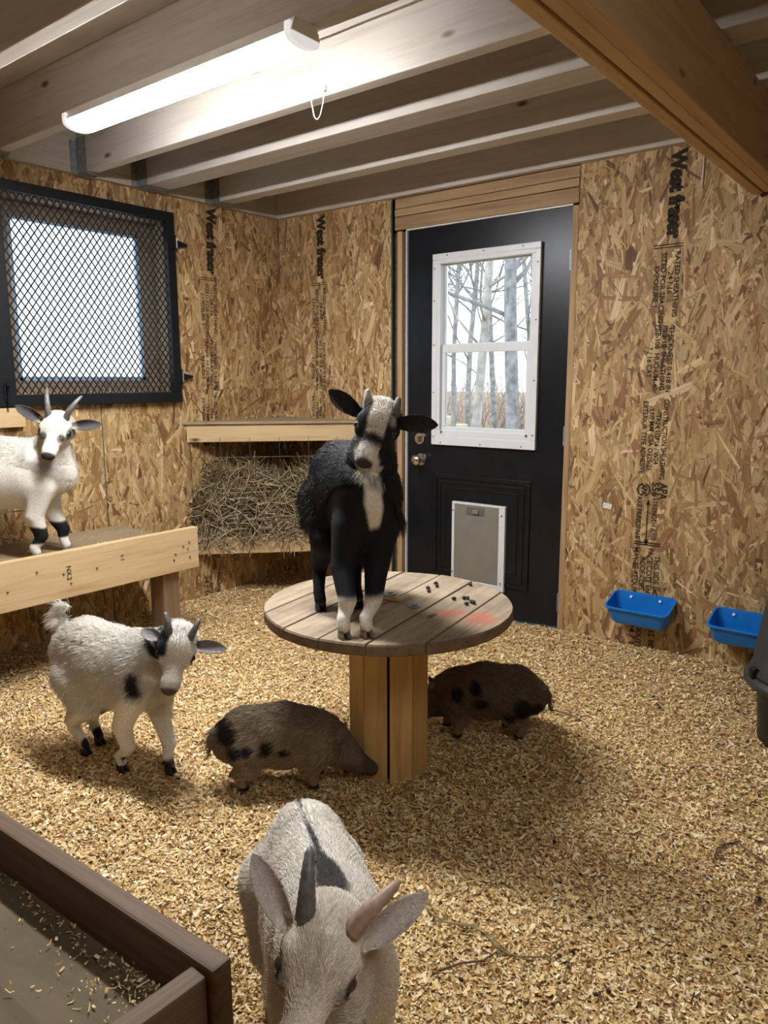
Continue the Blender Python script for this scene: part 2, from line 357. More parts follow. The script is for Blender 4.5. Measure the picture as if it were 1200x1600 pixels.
# ---------------------------------------------------------------- ceiling: joists on a beam, sheathing above
ceil = empty('ceiling', (0, 0, HC)); tag(ceil, kind='structure')
bm = bmesh.new(); add_box(bm, (4.6, 4.9, .02), (0, 0, 0)); bm_obj('roof_deck', bm, DECKM, ceil, (2.2, -2.35, .225))
JS = [(-.532, -.445), (-.975, -.842), (-1.288, -1.236), (-1.690, -1.640), (-2.118, -2.060)] + [(y-.045, y) for y in (-2.47, -2.88, -3.29, -3.70, -4.11, -4.5)]
for y0, y1 in JS:
    board('joist', (4.32, y1-y0, .21), (2.2, (y0+y1)/2, .108), JOIST, ceil, bev=.004)
board('rim_board', (4.4, .04, .21), (2.2, -.02, .107), JOIST, ceil)
board('ledger', (4.6, .035, .21), (.018, -2.32, .107), JOIST, ceil, (0, 0, R(90)))
for (y0, y1) in JS[:5]:
    bm = bmesh.new(); yc = (y0+y1)/2
    for yy in (y0-.003, y1+.003): add_box(bm, (.075, .003, .15), (.075, yy-yc, .075))
    add_box(bm, (.075, y1-y0+.006, .003), (.075, 0, -.003))
    for yy, s in ((y0, -1), (y1, 1)): add_box(bm, (.003, .035, .14), (.038, yy-yc+s*.018, .07))
    for k in range(4):
        for s, yy in ((-1, y0), (1, y1)): add_cyl(bm, .006, .006, (.06+.03*(k % 2), yy-yc+s*.005, .03+.03*k), 'y', 8)
    bm_obj('joist_hanger', bm, STEEL, ceil, (0, yc, 0))
for k, x in enumerate((2.619, 2.661, 2.701)):
    board('beam_ply', (4.64, .037, .232-.004*(k == 1)), (x, -2.34, -.117+.002*(k == 1)), BEAM, ceil, (0, 0, R(90)), .005)

# ---------------------------------------------------------------- floor under the shavings
def zf(x, y):
    x = np.asarray(x, float); y = np.asarray(y, float)
    b = .006*np.sin(3.1*x+1.3*y+.5)+.005*np.sin(5.7*y-2.1*x+1.1)+.003*np.sin(11*x+4*y)+.003*np.sin(13*y-7*x+2)
    edge = np.clip((.35-np.minimum(-y, x))/.35, 0, 1)**2*.03
    return b-.008+edge
gx = np.linspace(-.0, 4.4, 120); gy = np.linspace(-4.7, 0, 130)
X, Y = np.meshgrid(gx, gy); Vf = np.stack([X, Y, zf(X, Y)-.003], 2).reshape(-1, 3)
i = np.arange(129)[:, None]*120+np.arange(119)[None]; Ff = np.stack([i, i+1, i+121, i+120], 2).reshape(-1, 4)
m, nt_, p = mat_base('packed_bedding'); L = nt_.links
tc = N(nt_, 'ShaderNodeTexCoord'); v1 = N(nt_, 'ShaderNodeTexVoronoi', Scale=95.0); mpv = N(nt_, 'ShaderNodeMapping'); mpv.inputs['Scale'].default_value = (1, 1.6, 1)
L.new(tc.outputs['Object'], mpv.inputs[0]); L.new(mpv.outputs[0], v1.inputs['Vector'])
sp = N(nt_, 'ShaderNodeSeparateColor'); L.new(v1.outputs['Color'], sp.inputs[0])
rr = ramp(nt_, [(0, (.22, .13, .055)), (.5, (.45, .29, .13)), (1, (.64, .46, .24))]); L.new(sp.outputs[0], rr.inputs[0]); L.new(rr.outputs[0], p.inputs['Base Color']); p.inputs['Roughness'].default_value = .85
me = fast_mesh('floor', Vf, Ff); fl = link('floor', me, m, smooth=True); tag(fl, kind='structure')

def flakes(n, xy, zfun, seed, size=1.0, tone=1.0):
    rng = np.random.default_rng(seed)
    Ln = size*np.clip(rng.lognormal(math.log(.0092), .55, n), .003, .030); W = np.minimum(np.clip(rng.lognormal(math.log(.0042), .5, n)*size, .0012, .016), Ln*.9)
    th = rng.uniform(0, 2*math.pi, n); pit = rng.normal(0, .30, n); rol = rng.normal(0, .42, n); curl = rng.normal(.12, .16, n)*Ln
    u = np.array([-.5, 0, .5]); px = Ln[:, None, None]*u[None, :, None]*np.ones((1, 1, 2))
    py = W[:, None, None]*np.array([-.5, .5])[None, None, :]*np.ones((1, 3, 1))
    py = py*(1-.35*rng.random((n, 1, 1))*np.abs(u)[None, :, None]*2)
    px = px+(rng.normal(0, .25, (n, 3, 2))*W[:, None, None])
    pz = (curl[:, None]*(4*u[None]**2))[:, :, None]*np.ones((1, 1, 2))
    # roll about x, pitch about y, yaw about z
    c, s = np.cos(rol)[:, None, None], np.sin(rol)[:, None, None]; y1, z1 = py*c-pz*s, py*s+pz*c
    c, s = np.cos(pit)[:, None, None], np.sin(pit)[:, None, None]; x1, z2 = px*c+z1*s, -px*s+z1*c
    c, s = np.cos(th)[:, None, None], np.sin(th)[:, None, None]; x2, y2 = x1*c-y1*s, x1*s+y1*c
    z0 = zfun(xy[:, 0], xy[:, 1])+rng.uniform(0, .007, n)
    P = np.stack([x2+xy[:, 0, None, None], y2+xy[:, 1, None, None], z2+z0[:, None, None]], 3).reshape(-1, 3)
    b = (np.arange(n)*6)[:, None]; F = np.concatenate([b+np.array([[0, 1, 3, 2]]), b+np.array([[2, 3, 5, 4]])], 1).reshape(-1, 4)
    pal = np.array([(.87, .69, .39), (.79, .595, .29), (.67, .465, .195), (.52, .325, .12), (.92, .80, .55), (.33, .18, .065), (.13, .08, .04)])
    col = pal[rng.choice(7, n, p=[.20, .25, .22, .14, .12, .055, .015])]*rng.uniform(.85, 1.12, (n, 1))*tone
    return P, F, np.repeat(col, 2, 0)
CX, CY = 3.36665, -3.28527
def sample_floor(n, seed):
    rng = np.random.default_rng(seed); out = []
    while sum(map(len, out)) < n:
        q = np.stack([rng.uniform(.02, 4.2, n), rng.uniform(-3.2, -.01, n)], 1); d = np.hypot(q[:, 0]-CX, q[:, 1]-CY)
        keep = (rng.random(n) < np.clip(1.35/np.maximum(d, .9), .25, 1)) & (d > .75)
        a = np.arctan2(-(q[:, 0]-CX), q[:, 1]-CY)-YAW
        keep &= np.abs(a) < .72
        inbox = (q[:, 1] < -2.60) & (q[:, 0] < 2.51); keep &= ~inbox
        keep &= np.hypot(q[:, 0]-1.965, q[:, 1]+1.48) > .11
        out.append(q[keep])
    return np.concatenate(out)[:n]
xy = sample_floor(225000, 5)
P, F, C_ = flakes(len(xy), xy, zf, 6)
me = fast_mesh('wood_shavings', P, F); col_attr(me, C_); sh = link('wood_shavings', me, CHIP)
tag(sh, 'pale wood shavings bedding spread over the whole floor', 'wood shavings', kind='stuff')

# ---------------------------------------------------------------- left window and its expanded-metal guard
win = empty('window_1', (0, -1.23, 1.6)); tag(win, kind='structure')
RAW = wood('raw_stud', (.25, .19, .135), (.15, .11, .075), rough=.85)
def wloc(x, y, z): return (x, y+1.23, z-1.6)
for nm, s, c in (('sill', (.13, WY1-WY0, .02), (-.07, (WY0+WY1)/2, WZ0-.01)), ('head', (.13, WY1-WY0, .02), (-.07, (WY0+WY1)/2, WZ1+.01)),
                 ('reveal', (.13, .02, WZ1-WZ0+.04), (-.07, WY1+.01, (WZ0+WZ1)/2)), ('reveal', (.13, .02, WZ1-WZ0+.04), (-.07, WY0-.01, (WZ0+WZ1)/2))):
    if nm == 'reveal': board(nm, (s[2], s[1], s[0]), wloc(*c), RAW, win, (0, R(90), 0), .002)
    else: board(nm, (s[1], s[0], s[2]), wloc(*c), RAW, win, (0, 0, R(90)), .002)
GY0, GY1, GZ0, GZ1 = -1.565, -.895, 1.225, 1.952
bm = bmesh.new()
add_box(bm, (.03, WY1-WY0, GZ0-WZ0), wloc(-.125, (WY0+WY1)/2, (GZ0+WZ0)/2)); add_box(bm, (.03, WY1-WY0, WZ1-GZ1), wloc(-.125, (WY0+WY1)/2, (GZ1+WZ1)/2))
add_box(bm, (.03, GY0-WY0, GZ1-GZ0), wloc(-.125, (WY0+GY0)/2, (GZ0+GZ1)/2)); add_box(bm, (.03, WY1-GY1, GZ1-GZ0), wloc(-.125, (WY1+GY1)/2, (GZ0+GZ1)/2))
bm_obj('rough_frame', bm, RAW, win)
bm = bmesh.new()
for s, c in (((.02, .018, GZ1-GZ0), (-.118, GY1-.009, (GZ0+GZ1)/2)), ((.02, .018, GZ1-GZ0), (-.118, GY0+.009, (GZ0+GZ1)/2)), ((.02, GY1-GY0, .014), (-.118, (GY0+GY1)/2, GZ1-.007)), ((.02, GY1-GY0, .02), (-.118, (GY0+GY1)/2, GZ0+.01))):
    add_box(bm, s, wloc(*c), .002)
bm_obj('sash', bm, plain('blue_grey_vinyl', (.30, .40, .52), .4), win)
# light-diffusing plastic pane
m, nt_, p = mat_base('cloudy_plastic_pane'); L = nt_.links
tr = N(nt_, 'ShaderNodeBsdfTranslucent'); tr.inputs[0].default_value = (.93, .96, 1, 1)
tp = N(nt_, 'ShaderNodeBsdfTransparent'); mx = N(nt_, 'ShaderNodeMixShader'); 
tcn = N(nt_, 'ShaderNodeTexCoord'); nn = N(nt_, 'ShaderNodeTexNoise', Scale=2.2, Detail=2); L.new(tcn.outputs['Object'], nn.inputs['Vector'])
rr = ramp(nt_, [(.35, (.25,)*3), (.65, (.6,)*3)]); L.new(nn.outputs[0], rr.inputs[0]); L.new(rr.outputs[0], mx.inputs[0])
L.new(tr.outputs[0], mx.inputs[1]); L.new(tp.outputs[0], mx.inputs[2]); L.new(mx.outputs[0], nt_.nodes['Material Output'].inputs[0])
bm = bmesh.new(); add_box(bm, (.004, GY1-GY0, GZ1-GZ0), wloc(-.128, (GY0+GY1)/2, (GZ0+GZ1)/2)); bm_obj('pane', bm, m, win)

g = empty('window_guard', (.02, -1.23, 1.6))
tag(g, 'black steel frame with diamond expanded-metal mesh hinged over the window', 'window guard')
FO = (-1.755, -.775, 1.114, 2.067); FI = (-1.655, -.822, 1.166, 2.022)
gl = lambda x, y, z: (x-.02, y+1.23, z-1.6)
bm = bmesh.new()
add_box(bm, (.035, FO[1]-FO[0], FI[2]-FO[2]), gl(.021, (FO[0]+FO[1])/2, (FO[2]+FI[2])/2), .003); add_box(bm, (.035, FO[1]-FO[0], FO[3]-FI[3]), gl(.021, (FO[0]+FO[1])/2, (FO[3]+FI[3])/2), .003)
add_box(bm, (.035, FI[0]-FO[0], FI[3]-FI[2]), gl(.021, (FO[0]+FI[0])/2, (FI[2]+FI[3])/2), .003); add_box(bm, (.035, FO[1]-FI[1], FI[3]-FI[2]), gl(.021, (FO[1]+FI[1])/2, (FI[2]+FI[3])/2), .003)
bm_obj('guard_frame', bm, BLACKMETAL, g)
V, F = [], []; a_, h_ = .0335, .0455     # diamond pitch
y0, y1, z0, z1 = FI[0]-.01, FI[1]+.01, FI[2]-.01, FI[3]+.01; sl = h_/a_
def strand(ya, za, yb, zb, x):
    d = np.array([yb-ya, zb-za]); d /= np.linalg.norm(d); nrm = np.array([-d[1], d[0]])*.0027
    n = len(V)
    for (yy, zz) in ((ya, za), (yb, zb)):
        for s, dx in ((-1, -.0012), (1, -.0012), (1, .0012), (-1, .0012)): V.append(gl(x+dx, yy+s*nrm[0], zz+s*nrm[1]))
    for q in ((0, 1, 5, 4), (1, 2, 6, 5), (2, 3, 7, 6), (3, 0, 4, 7)): F.append(tuple(k+n for k in q))
k = -40
for k in range(-30, 60):
    for sg in (1, -1):
        # line z = zs + sg*sl*(y - yb)
        yb_ = y0 + k*a_
        pts = []
        ya = max(y0, min(y1, yb_)); 
        zl = lambda y: (z0 if sg > 0 else z1) + sg*sl*(y-yb_)
        ylo, yhi = y0, y1
        yz0 = yb_ if sg > 0 else yb_ + (z1-z0)/sl; yz1 = yb_+(z1-z0)/sl if sg > 0 else yb_
        ylo = max(ylo, min(yz0, yz1)); yhi = min(yhi, max(yz0, yz1))
        if yhi-ylo > .004: strand(ylo, zl(ylo), yhi, zl(yhi), .021+.0012*sg)
pydata('mesh_panel', V, F, BLACKMETAL, g)
for z in (1.92, 1.245):
    h = empty('hinge', gl(.04, -.775, z)); h.parent = g
    bm = bmesh.new()
    vs = [bm.verts.new(q) for q in ((-.018, .004, -.022), (-.018, .085, -.005), (-.018, .085, .005), (-.018, .004, .022))]
    f = bm.faces.new(vs); ex = bmesh.ops.extrude_face_region(bm, geom=[f]); bmesh.ops.translate(bm, vec=(.004, 0, 0), verts=[v for v in ex['geom'] if isinstance(v, bmesh.types.BMVert)])
    add_cyl(bm, .007, .075, (-.008, .004, 0), 'z', 12); add_box(bm, (.004, .03, .06), (-.0, -.016, 0))
    bm_obj('strap', bm, BLACKMETAL, h)
    bm = bmesh.new(); add_cyl(bm, .004, .05, (.003, .006, .0), 'z', 10); bm_obj('hinge_pin', bm, STEEL, h)
bm = bmesh.new(); add_box(bm, (.006, .026, .075), gl(.042, -1.70, 1.175), .002); add_cyl(bm, .005, .11, gl(.050, -1.70, 1.165), 'z', 10); add_cyl(bm, .004, .03, gl(.060, -1.70, 1.20), 'x', 8)
bm_obj('bolt_latch', bm, BLACKMETAL, g)
board('blocking_board', (.75, .03, .085), (.0175, -2.0, 1.066), PINE, wall_left, (0, 0, R(90)))

# ---------------------------------------------------------------- door with window insert and pet flap
dr = empty('door_1', (1.40, 0, 0)); tag(dr, kind='structure')
dl = lambda x, y, z: (x-1.40, y, z)
DX0, DX1, DZ = .944, 1.858, 1.985
wx0, wx1, wz0, wz1 = 1.135, 1.690, .915, 1.832      # cut-out for the window
bm = bmesh.new()
for (a, b, c, d) in ((DX0, wx0, -.1, DZ), (wx1, DX1, -.1, DZ), (wx0, wx1, -.1, wz0), (wx0, wx1, wz1, DZ)):
    add_box(bm, (b-a, .044, d-c), dl((a+b)/2, .034, (c+d)/2))
bmesh.ops.remove_doubles(bm, verts=bm.verts, dist=1e-5)
bm_obj('door_leaf', bm, BLACKPAINT, dr)
# moulded panel below the window
bm = bmesh.new()
def ring(bm, x0, x1, z0, z1, w, y, t):
    for s, c in (((x1-x0, t, w), ((x0+x1)/2, y, z0+w/2)), ((x1-x0, t, w), ((x0+x1)/2, y, z1-w/2)), ((w, t, z1-z0-2*w), (x0+w/2, y, (z0+z1)/2)), ((w, t, z1-z0-2*w), (x1-w/2, y, (z0+z1)/2))):
        add_box(bm, s, dl(*c), min(w, t)*.35)
ring(bm, 1.116, 1.690, .180, .735, .022, .010, .012); ring(bm, 1.150, 1.656, .214, .70, .012, .011, .008); ring(bm, 1.185, 1.621, .249, .668, .010, .011, .006)
bm_obj('panel_moulding', bm, BLACKPAINT, dr)
ins = empty('window_insert', dl(1.41, -.0, 1.37)); ins.parent = dr
il = lambda x, y, z: (x-1.41, y, z-1.37)
bm = bmesh.new()
def ring2(bm, x0, x1, z0, z1, wl, wr_, wb, wt, y, t, bev=.003):
    for s, c in (((x1-x0, t, wb), ((x0+x1)/2, y, z0+wb/2)), ((x1-x0, t, wt), ((x0+x1)/2, y, z1-wt/2)), ((wl, t, z1-z0-wb-wt), (x0+wl/2, y, (z0+wb+z1-wt)/2)), ((wr_, t, z1-z0-wb-wt), (x1-wr_/2, y, (z0+wb+z1-wt)/2))):
        add_box(bm, s, il(*c), bev)
ring2(bm, 1.110, 1.713, .889, 1.850, .030, .030, .045, .030, .002, .022, .004)
ring2(bm, 1.138, 1.685, .932, 1.822, .022, .018, .034, .022, .018, .05, .003)
bm_obj('insert_frame', bm, WHITEPVC, ins)
bm = bmesh.new(); ring2(bm, 1.168, 1.668, .955, 1.400, .020, .020, .030, .040, .014, .022, .003); bm_obj('lower_sash', bm, WHITEPVC, ins)
bm = bmesh.new(); ring2(bm, 1.160, 1.668, 1.385, 1.802, .006, .006, .022, .006, .040, .02, .002); bm_obj('upper_sash', bm, WHITEPVC, ins)
bm = bmesh.new(); add_box(bm, (.50, .006, .007), il(1.418, -.0, .956), .001)
for x in (1.172, 1.664): add_cyl(bm, .008, .012, il(x, -.002, .956), 'y', 12)
bm_obj('lift_rail', bm, TAUPE2, ins)
for x, z in [(1.124, z) for z in (.93, 1.16, 1.40, 1.62, 1.78)]+[(1.699, z) for z in (.96, 1.22, 1.50, 1.76)]+[(x, 1.838) for x in (1.20, 1.41, 1.62)]+[(x, .902) for x in (1.17, 1.41, 1.64)]:
    bm = bmesh.new(); add_cyl(bm, .0036, .004, (0, 0, 0), 'y', 10); bm_obj('screw', bm, TAUPE2, ins, il(x, -.010, z))
gm, nt_, p = mat_base('clear_glass'); L = nt_.links
gls = N(nt_, 'ShaderNodeBsdfGlossy', Roughness=.02); tpn = N(nt_, 'ShaderNodeBsdfTransparent'); tpn.inputs[0].default_value = (.96, .98, .98, 1)
mxn = N(nt_, 'ShaderNodeMixShader'); fr = N(nt_, 'ShaderNodeFresnel', IOR=1.25); L.new(fr.outputs[0], mxn.inputs[0]); L.new(tpn.outputs[0], mxn.inputs[1]); L.new(gls.outputs[0], mxn.inputs[2]); L.new(mxn.outputs[0], nt_.nodes['Material Output'].inputs[0])
for nm, a, b, y in (('lower_pane', .985, 1.362, .016), ('upper_pane', 1.405, 1.798, .040)):
    bm = bmesh.new(); add_box(bm, (.49, .004, b-a), il(1.416, y, (a+b)/2)); bm_obj(nm, bm, gm, ins)
# pet flap
pf = empty('pet_flap', dl(1.402, 0, .385)); pf.parent = dr
pl = lambda x, z, y=0: (x-1.402, y, z-.385)
bm = bmesh.new()
for s, c in (((.316, .02, .012), pl(1.402, .592, .004)), ((.316, .02, .03), pl(1.402, .170, .004)), ((.016, .02, .40), pl(1.252, .386, .004)), ((.036, .02, .40), pl(1.542, .386, .004))):
    add_box(bm, s, c, .003)
bm_obj('flap_frame', bm, WHITEPVC, pf)
bm = bmesh.new(); add_box(bm, (.262, .014, .398), pl(1.391, .386, .004), .003); fp = bm_obj('flap_panel', bm, TAUPE, pf)
bm = bmesh.new(); add_box(bm, (.105, .004, .040), pl(1.385, .556, -.004), .0015); bm_obj('latch_recess', bm, TAUPE2, pf)
bm = bmesh.new(); add_box(bm, (.034, .012, .022), pl(1.392, .555, -.010), .003); bm_obj('latch', bm, TAUPE, pf)
for x, z in ((1.252, .55), (1.542, .55), (1.542, .20), (1.252, .22)): bm = bmesh.new(); add_cyl(bm, .004, .004, (0, 0, 0), 'y', 10); bm_obj('screw', bm, TAUPE2, pf, pl(x, z, -.008))
# knob, deadbolt plate, hinges
kb = empty('door_knob', dl(1.035, .008, .803)); kb.parent = dr
bm = bmesh.new(); add_cyl(bm, .032, .008, (0, 0, 0), 'y', 24); bm_obj('rosette', bm, CHROME, kb, smooth=False)
bm = bmesh.new(); add_cyl(bm, .011, .03, (0, -.018, 0), 'y', 16); add_sphere(bm, .029, (0, -.047, 0), (1, .72, 1), 24, 14); bm_obj('knob_grip', bm, CHROME, kb, smooth=True)
db = empty('deadbolt', dl(1.028, .008, .915)); db.parent = dr
bm = bmesh.new(); add_cyl(bm, .030, .012, (0, -.002, 0), 'y', 24); bm_obj('rosette', bm, CHROME, db)
bm = bmesh.new(); add_box(bm, (.012, .02, .036), (0, -.016, 0), .004); bm_obj('thumb_turn', bm, CHROME, db)
for z in (1.755, .963, .155):
    bm = bmesh.new(); add_cyl(bm, .006, .095, dl(1.8615, .004, z), 'z', 12); add_box(bm, (.01, .004, .09), dl(1.853, .011, z)); bm_obj('hinge', bm, STEEL, dr)
bm = bmesh.new(); add_box(bm, (.0065, .02, 2.09), dl(.9405, .008, .94)); add_box(bm, (.917, .02, .0065), dl(1.4, .008, DZ+.004)); bm_obj('weatherstrip', bm, WHITEPVC, dr)
board('side_jamb', (2.10, .03, .062), dl(.905, .018, .935), HEADER, dr, (R(90), R(90), 0))
board('side_jamb', (2.10, .030, .031), dl(1.8735, .014, .935), HEADER, dr, (R(90), R(90), 0))
for z0_, z1_, yy in ((1.994, 2.058, .012), (2.061, 2.097, .010), (2.100, 2.149, .014)):
    board('header_board', (1.02, .035, z1_-z0_), dl(1.3775, yy, (z0_+z1_)/2), HEADER, dr)
bm = bmesh.new()
for (a, b, c, d) in ((.55, .935, -.2, 2.36), (1.862, 2.25, -.2, 2.36), (.55, 2.25, 1.99, 2.36), (.935, 1.862, -.2, -.02)): add_box(bm, (b-a, .06, d-c), dl((a+b)/2, .07, (c+d)/2))
bm_obj('rough_opening', bm, RAW, dr)

# ---------------------------------------------------------------- outdoors
m, nt_, p = mat_base('leafy_ground'); L = nt_.links
tcn = N(nt_, 'ShaderNodeTexCoord'); nn = N(nt_, 'ShaderNodeTexNoise', Scale=.35, Detail=8); L.new(tcn.outputs['Object'], nn.inputs['Vector'])
rr = ramp(nt_, [(.38, (.30, .24, .18)), (.52, (.27, .30, .14)), (.62, (.38, .34, .30))]); L.new(nn.outputs[0], rr.inputs[0]); L.new(rr.outputs[0], p.inputs['Base Color']); p.inputs['Roughness'].default_value = .95
V = [(-60, .25, -.3), (30, .25, -.3), (30, 80, -.3), (-60, 80, -.3)]
o = pydata('ground', V, [(0, 1, 2, 3)], m); tag(o, kind='structure')
def bare_tree(loc, h, r, lean, seed, mat, label, twig=1.0, fork=0):
    rng = random.Random(seed); tubes = []
    def limb(p, d, L_, r0, lev):
        n = 7; pts = [Vector(p)]; dd = Vector(d).normalized()
        for i in range(n):
            dd = (dd + Vector((rng.uniform(-1, 1), rng.uniform(-1, 1), rng.uniform(-.3, .6)))*(.10 if lev == 0 else .26)).normalized()
            if lev == 0: dd = (dd*.7+Vector(lean).normalized()*.3)
            pts.append(pts[-1]+dd*L_/n)
        rad = [r0*(1-.62*i/n) for i in range(n+1)]
        tubes.append(([tuple(q) for q in pts], rad))
        if lev < 3:
            nb = {0: int(14*twig), 1: int(6*twig), 2: 3}[lev]
            for b in range(nb):
                t = rng.uniform(.22 if lev == 0 else .15, .98); i = min(n-1, int(t*n)); q = pts[i].lerp(pts[i+1], t*n-i)
                a = rng.uniform(0, 6.283); up = rng.uniform(.1, 1.0)
                limb(q, (math.cos(a), math.sin(a), up), L_*rng.uniform(.22, .42)*(1.0 if lev else .75), max(.004, rad[i]*rng.uniform(.28, .45)), lev+1)
    limb((0, 0, 0), lean, h, r, 0)
    V, F = multi_tube(tubes, 6)
    o = pydata('bare_tree', V, F, mat, None, loc, smooth=True)
    return tag(o, label, 'tree', 'bare trees beyond the door')
bare_tree((-.52, 3.05, -.32), 8, .052, (-.02, .17, 1), 3, BARK2, 'leaning pale-barked bare tree in the middle of the door window', .8)
bare_tree((.30, 2.48, -.32), 8, .066, (-.09, .08, 1), 8, BARK, 'thickest dark bare trunk, at the right side of the door window', .7)
bare_tree((-1.60, 4.40, -.32), 6.5, .034, (-.04, .03, 1), 15, BARK, 'slim crooked bare tree nearest the left side of the door window', 1.5)
bare_tree((-2.10, 5.60, -.32), 6.5, .032, (.05, -.03, 1), 22, BARK, 'thin forking bare tree just left of the leaning pale trunk', 1.4)
bare_tree((-2.20, 6.60, -.32), 9, .045, (.0, .0, 1), 31, BARK, 'straight thin bare trunk between the pale trunk and the thickest one', .8)
bare_tree((-.70, 4.60, -.32), 7, .030, (.03, .0, 1), 44, BARK, 'spindly bare tree beside the right edge of the door window', 1.3)
bare_tree((-4.6, 9.6, -.32), 8, .06, (.03, .0, 1), 57, BARK, 'farthest branchy bare tree, behind the cart outside', 1.6)
# thicket of twigs far behind
V, F = [], []
rg = random.Random(4)
tubes = []
for k in range(1100):
    t = rg.random(); x = -14+17*t+rg.uniform(-1, 1); y = 15+rg.uniform(-2.5, 4)+4*(1-t); h = rg.uniform(.4, 1.9)
    p0 = Vector((x, y, -.3)); a = rg.uniform(-1.2, 1.2); b = rg.uniform(-.6, .6)
    tubes.append(([tuple(p0), tuple(p0+Vector((a*.4, b*.4, h*.5))), tuple(p0+Vector((a, b, h)))], [.022, .016, .006]))
V, F = multi_tube(tubes, 4)
o = pydata('thicket', V, F, plain('reddish_brown_twigs', (.44, .31, .27), .9, 0, .5, .6, .1)); tag(o, 'reddish brown brush thicket far beyond the bare trees', 'brush', kind='stuff')
ct = empty('garden_cart', (-4.50, 8.62, -.3)); ct.scale = (.62, .62, .95); tag(ct, 'pale yellow cart with a round red wheel parked outside the door', 'cart')
YEL = plain('pale_yellow_paint', (.52, .45, .30), .6); RED = plain('dull_red_paint', (.42, .10, .085), .6)
bm = bmesh.new(); add_box(bm, (.62, .5, .56), (-.1, 0, .62), .05); bm_obj('cart_body', bm, YEL, ct)
bm = bmesh.new(); add_box(bm, (.34, .45, .50), (.46, .05, .50), .03); add_box(bm, (.05, .05, .35), (.35, -.2, .2)); bm_obj('cart_box', bm, YEL, ct)
bm = bmesh.new(); add_cyl(bm, .32, .10, (-.14, -.30, .42), 'y', 32); bm_obj('wheel', bm, RED, ct)
bm = bmesh.new(); add_cyl(bm, .30, .10, (.1, .25, .30), 'y', 32); bm_obj('wheel', bm, RED, ct)

# ---------------------------------------------------------------- ceiling light
LX, LY, LZ = 1.315, -1.712, 2.15
lt = empty('ceiling_light', (LX, LY, LZ-.012)); tag(lt, 'lit white strip light with a pull chain under a ceiling joist', 'ceiling light')
def extr(name, prof, x0, x1, mat, parent, close=True):
    n = len(prof); V = [(x0, a, b) for a, b in prof]+[(x1, a, b) for a, b in prof]
    F = [(i, (i+1) % n, n+(i+1) % n, n+i) for i in range(n)]; F += [tuple(range(n-1, -1, -1)), tuple(range(n, 2*n))]
    return pydata(name, V, F, mat, parent)
hw = .054
extr('housing', [(-hw*.75, .0115), (-hw, -.022), (hw, -.022), (hw*.75, .0115)], -.56, .56, WHITEMETAL, lt)
em = bpy.data.materials.new('lit_diffuser'); em.use_nodes = True; en = em.node_tree; en.nodes.clear()
eo = en.nodes.new('ShaderNodeOutputMaterial'); ee = en.nodes.new('ShaderNodeEmission'); ee.inputs[0].default_value = (.97, .98, 1.0, 1); ee.inputs[1].default_value = LAMP_STRENGTH
en.links.new(ee.outputs[0], eo.inputs[0])
GLOW = plain('glowing_end_plastic', (.8, .8, .8), .4, 0, .02, 8); GLOW.node_tree.nodes['Principled BSDF'].inputs['Emission Color'].default_value = (.97, .98, 1, 1); GLOW.node_tree.nodes['Principled BSDF'].inputs['Emission Strength'].default_value = .35
prof = [(-hw, -.0225)]+[(-hw*math.cos(t), -.028-.018*math.sin(t)**.7) for t in np.linspace(0, math.pi, 15)]+[(hw, -.0225)]
extr('diffuser', prof, -.535, .535, em, lt)
for s in (-1, 1):
    bm = bmesh.new()
    pr = [(-hw-.003, .0)]+[(-(hw+.003)*math.cos(t), -.020-.029*math.sin(t)**.7) for t in np.linspace(0, math.pi, 15)]+[(hw+.003, 0)]
    extr('end_cap', pr, s*.536 if s > 0 else -.556, .556 if s > 0 else -.536, GLOW, lt)
ch = []
key = [(1.777, -1.61, 2.135), (1.778, -1.602, 2.08), (1.786, -1.60, 2.01), (1.796, -1.60, 1.972), (1.806, -1.60, 1.964), (1.818, -1.60, 1.972), (1.830, -1.60, 2.005), (1.837, -1.60, 2.05), (1.838, -1.602, 2.10), (1.838, -1.61, 2.14)]
kp = np.array(key); tt = np.linspace(0, len(kp)-1, 150); pts = np.stack([np.interp(tt, np.arange(len(kp)), kp[:, i]) for i in range(3)], 1)
for _ in range(6): pts[1:-1] = (pts[:-2]+2*pts[1:-1]+pts[2:])/4
rad = .0005+.0011*(np.sin(np.arange(150)*math.pi/1.5)**2)
tube('pull_chain', pts-np.array([LX, LY, LZ]), rad, WHITECORD, lt, 6)
bm = bmesh.new(); add_cyl(bm, .0065, .016, (1.8375-LX, -1.601-LY, 2.045-LZ), 'z', 12, .003); add_sphere(bm, .0065, (1.8375-LX, -1.601-LY, 2.035-LZ), (1, 1, .8), 12, 8); bm_obj('chain_bell', bm, WHITEMETAL, lt, smooth=True)
tube('power_cord', np.array([(1.86, -1.66, 2.135), (1.90, -1.645, 2.142), (2.05, -1.643, 2.146), (2.2, -1.645, 2.146), (2.5, -1.65, 2.146)])-np.array([LX, LY, LZ]), .0028, WHITECORD, lt, 6)
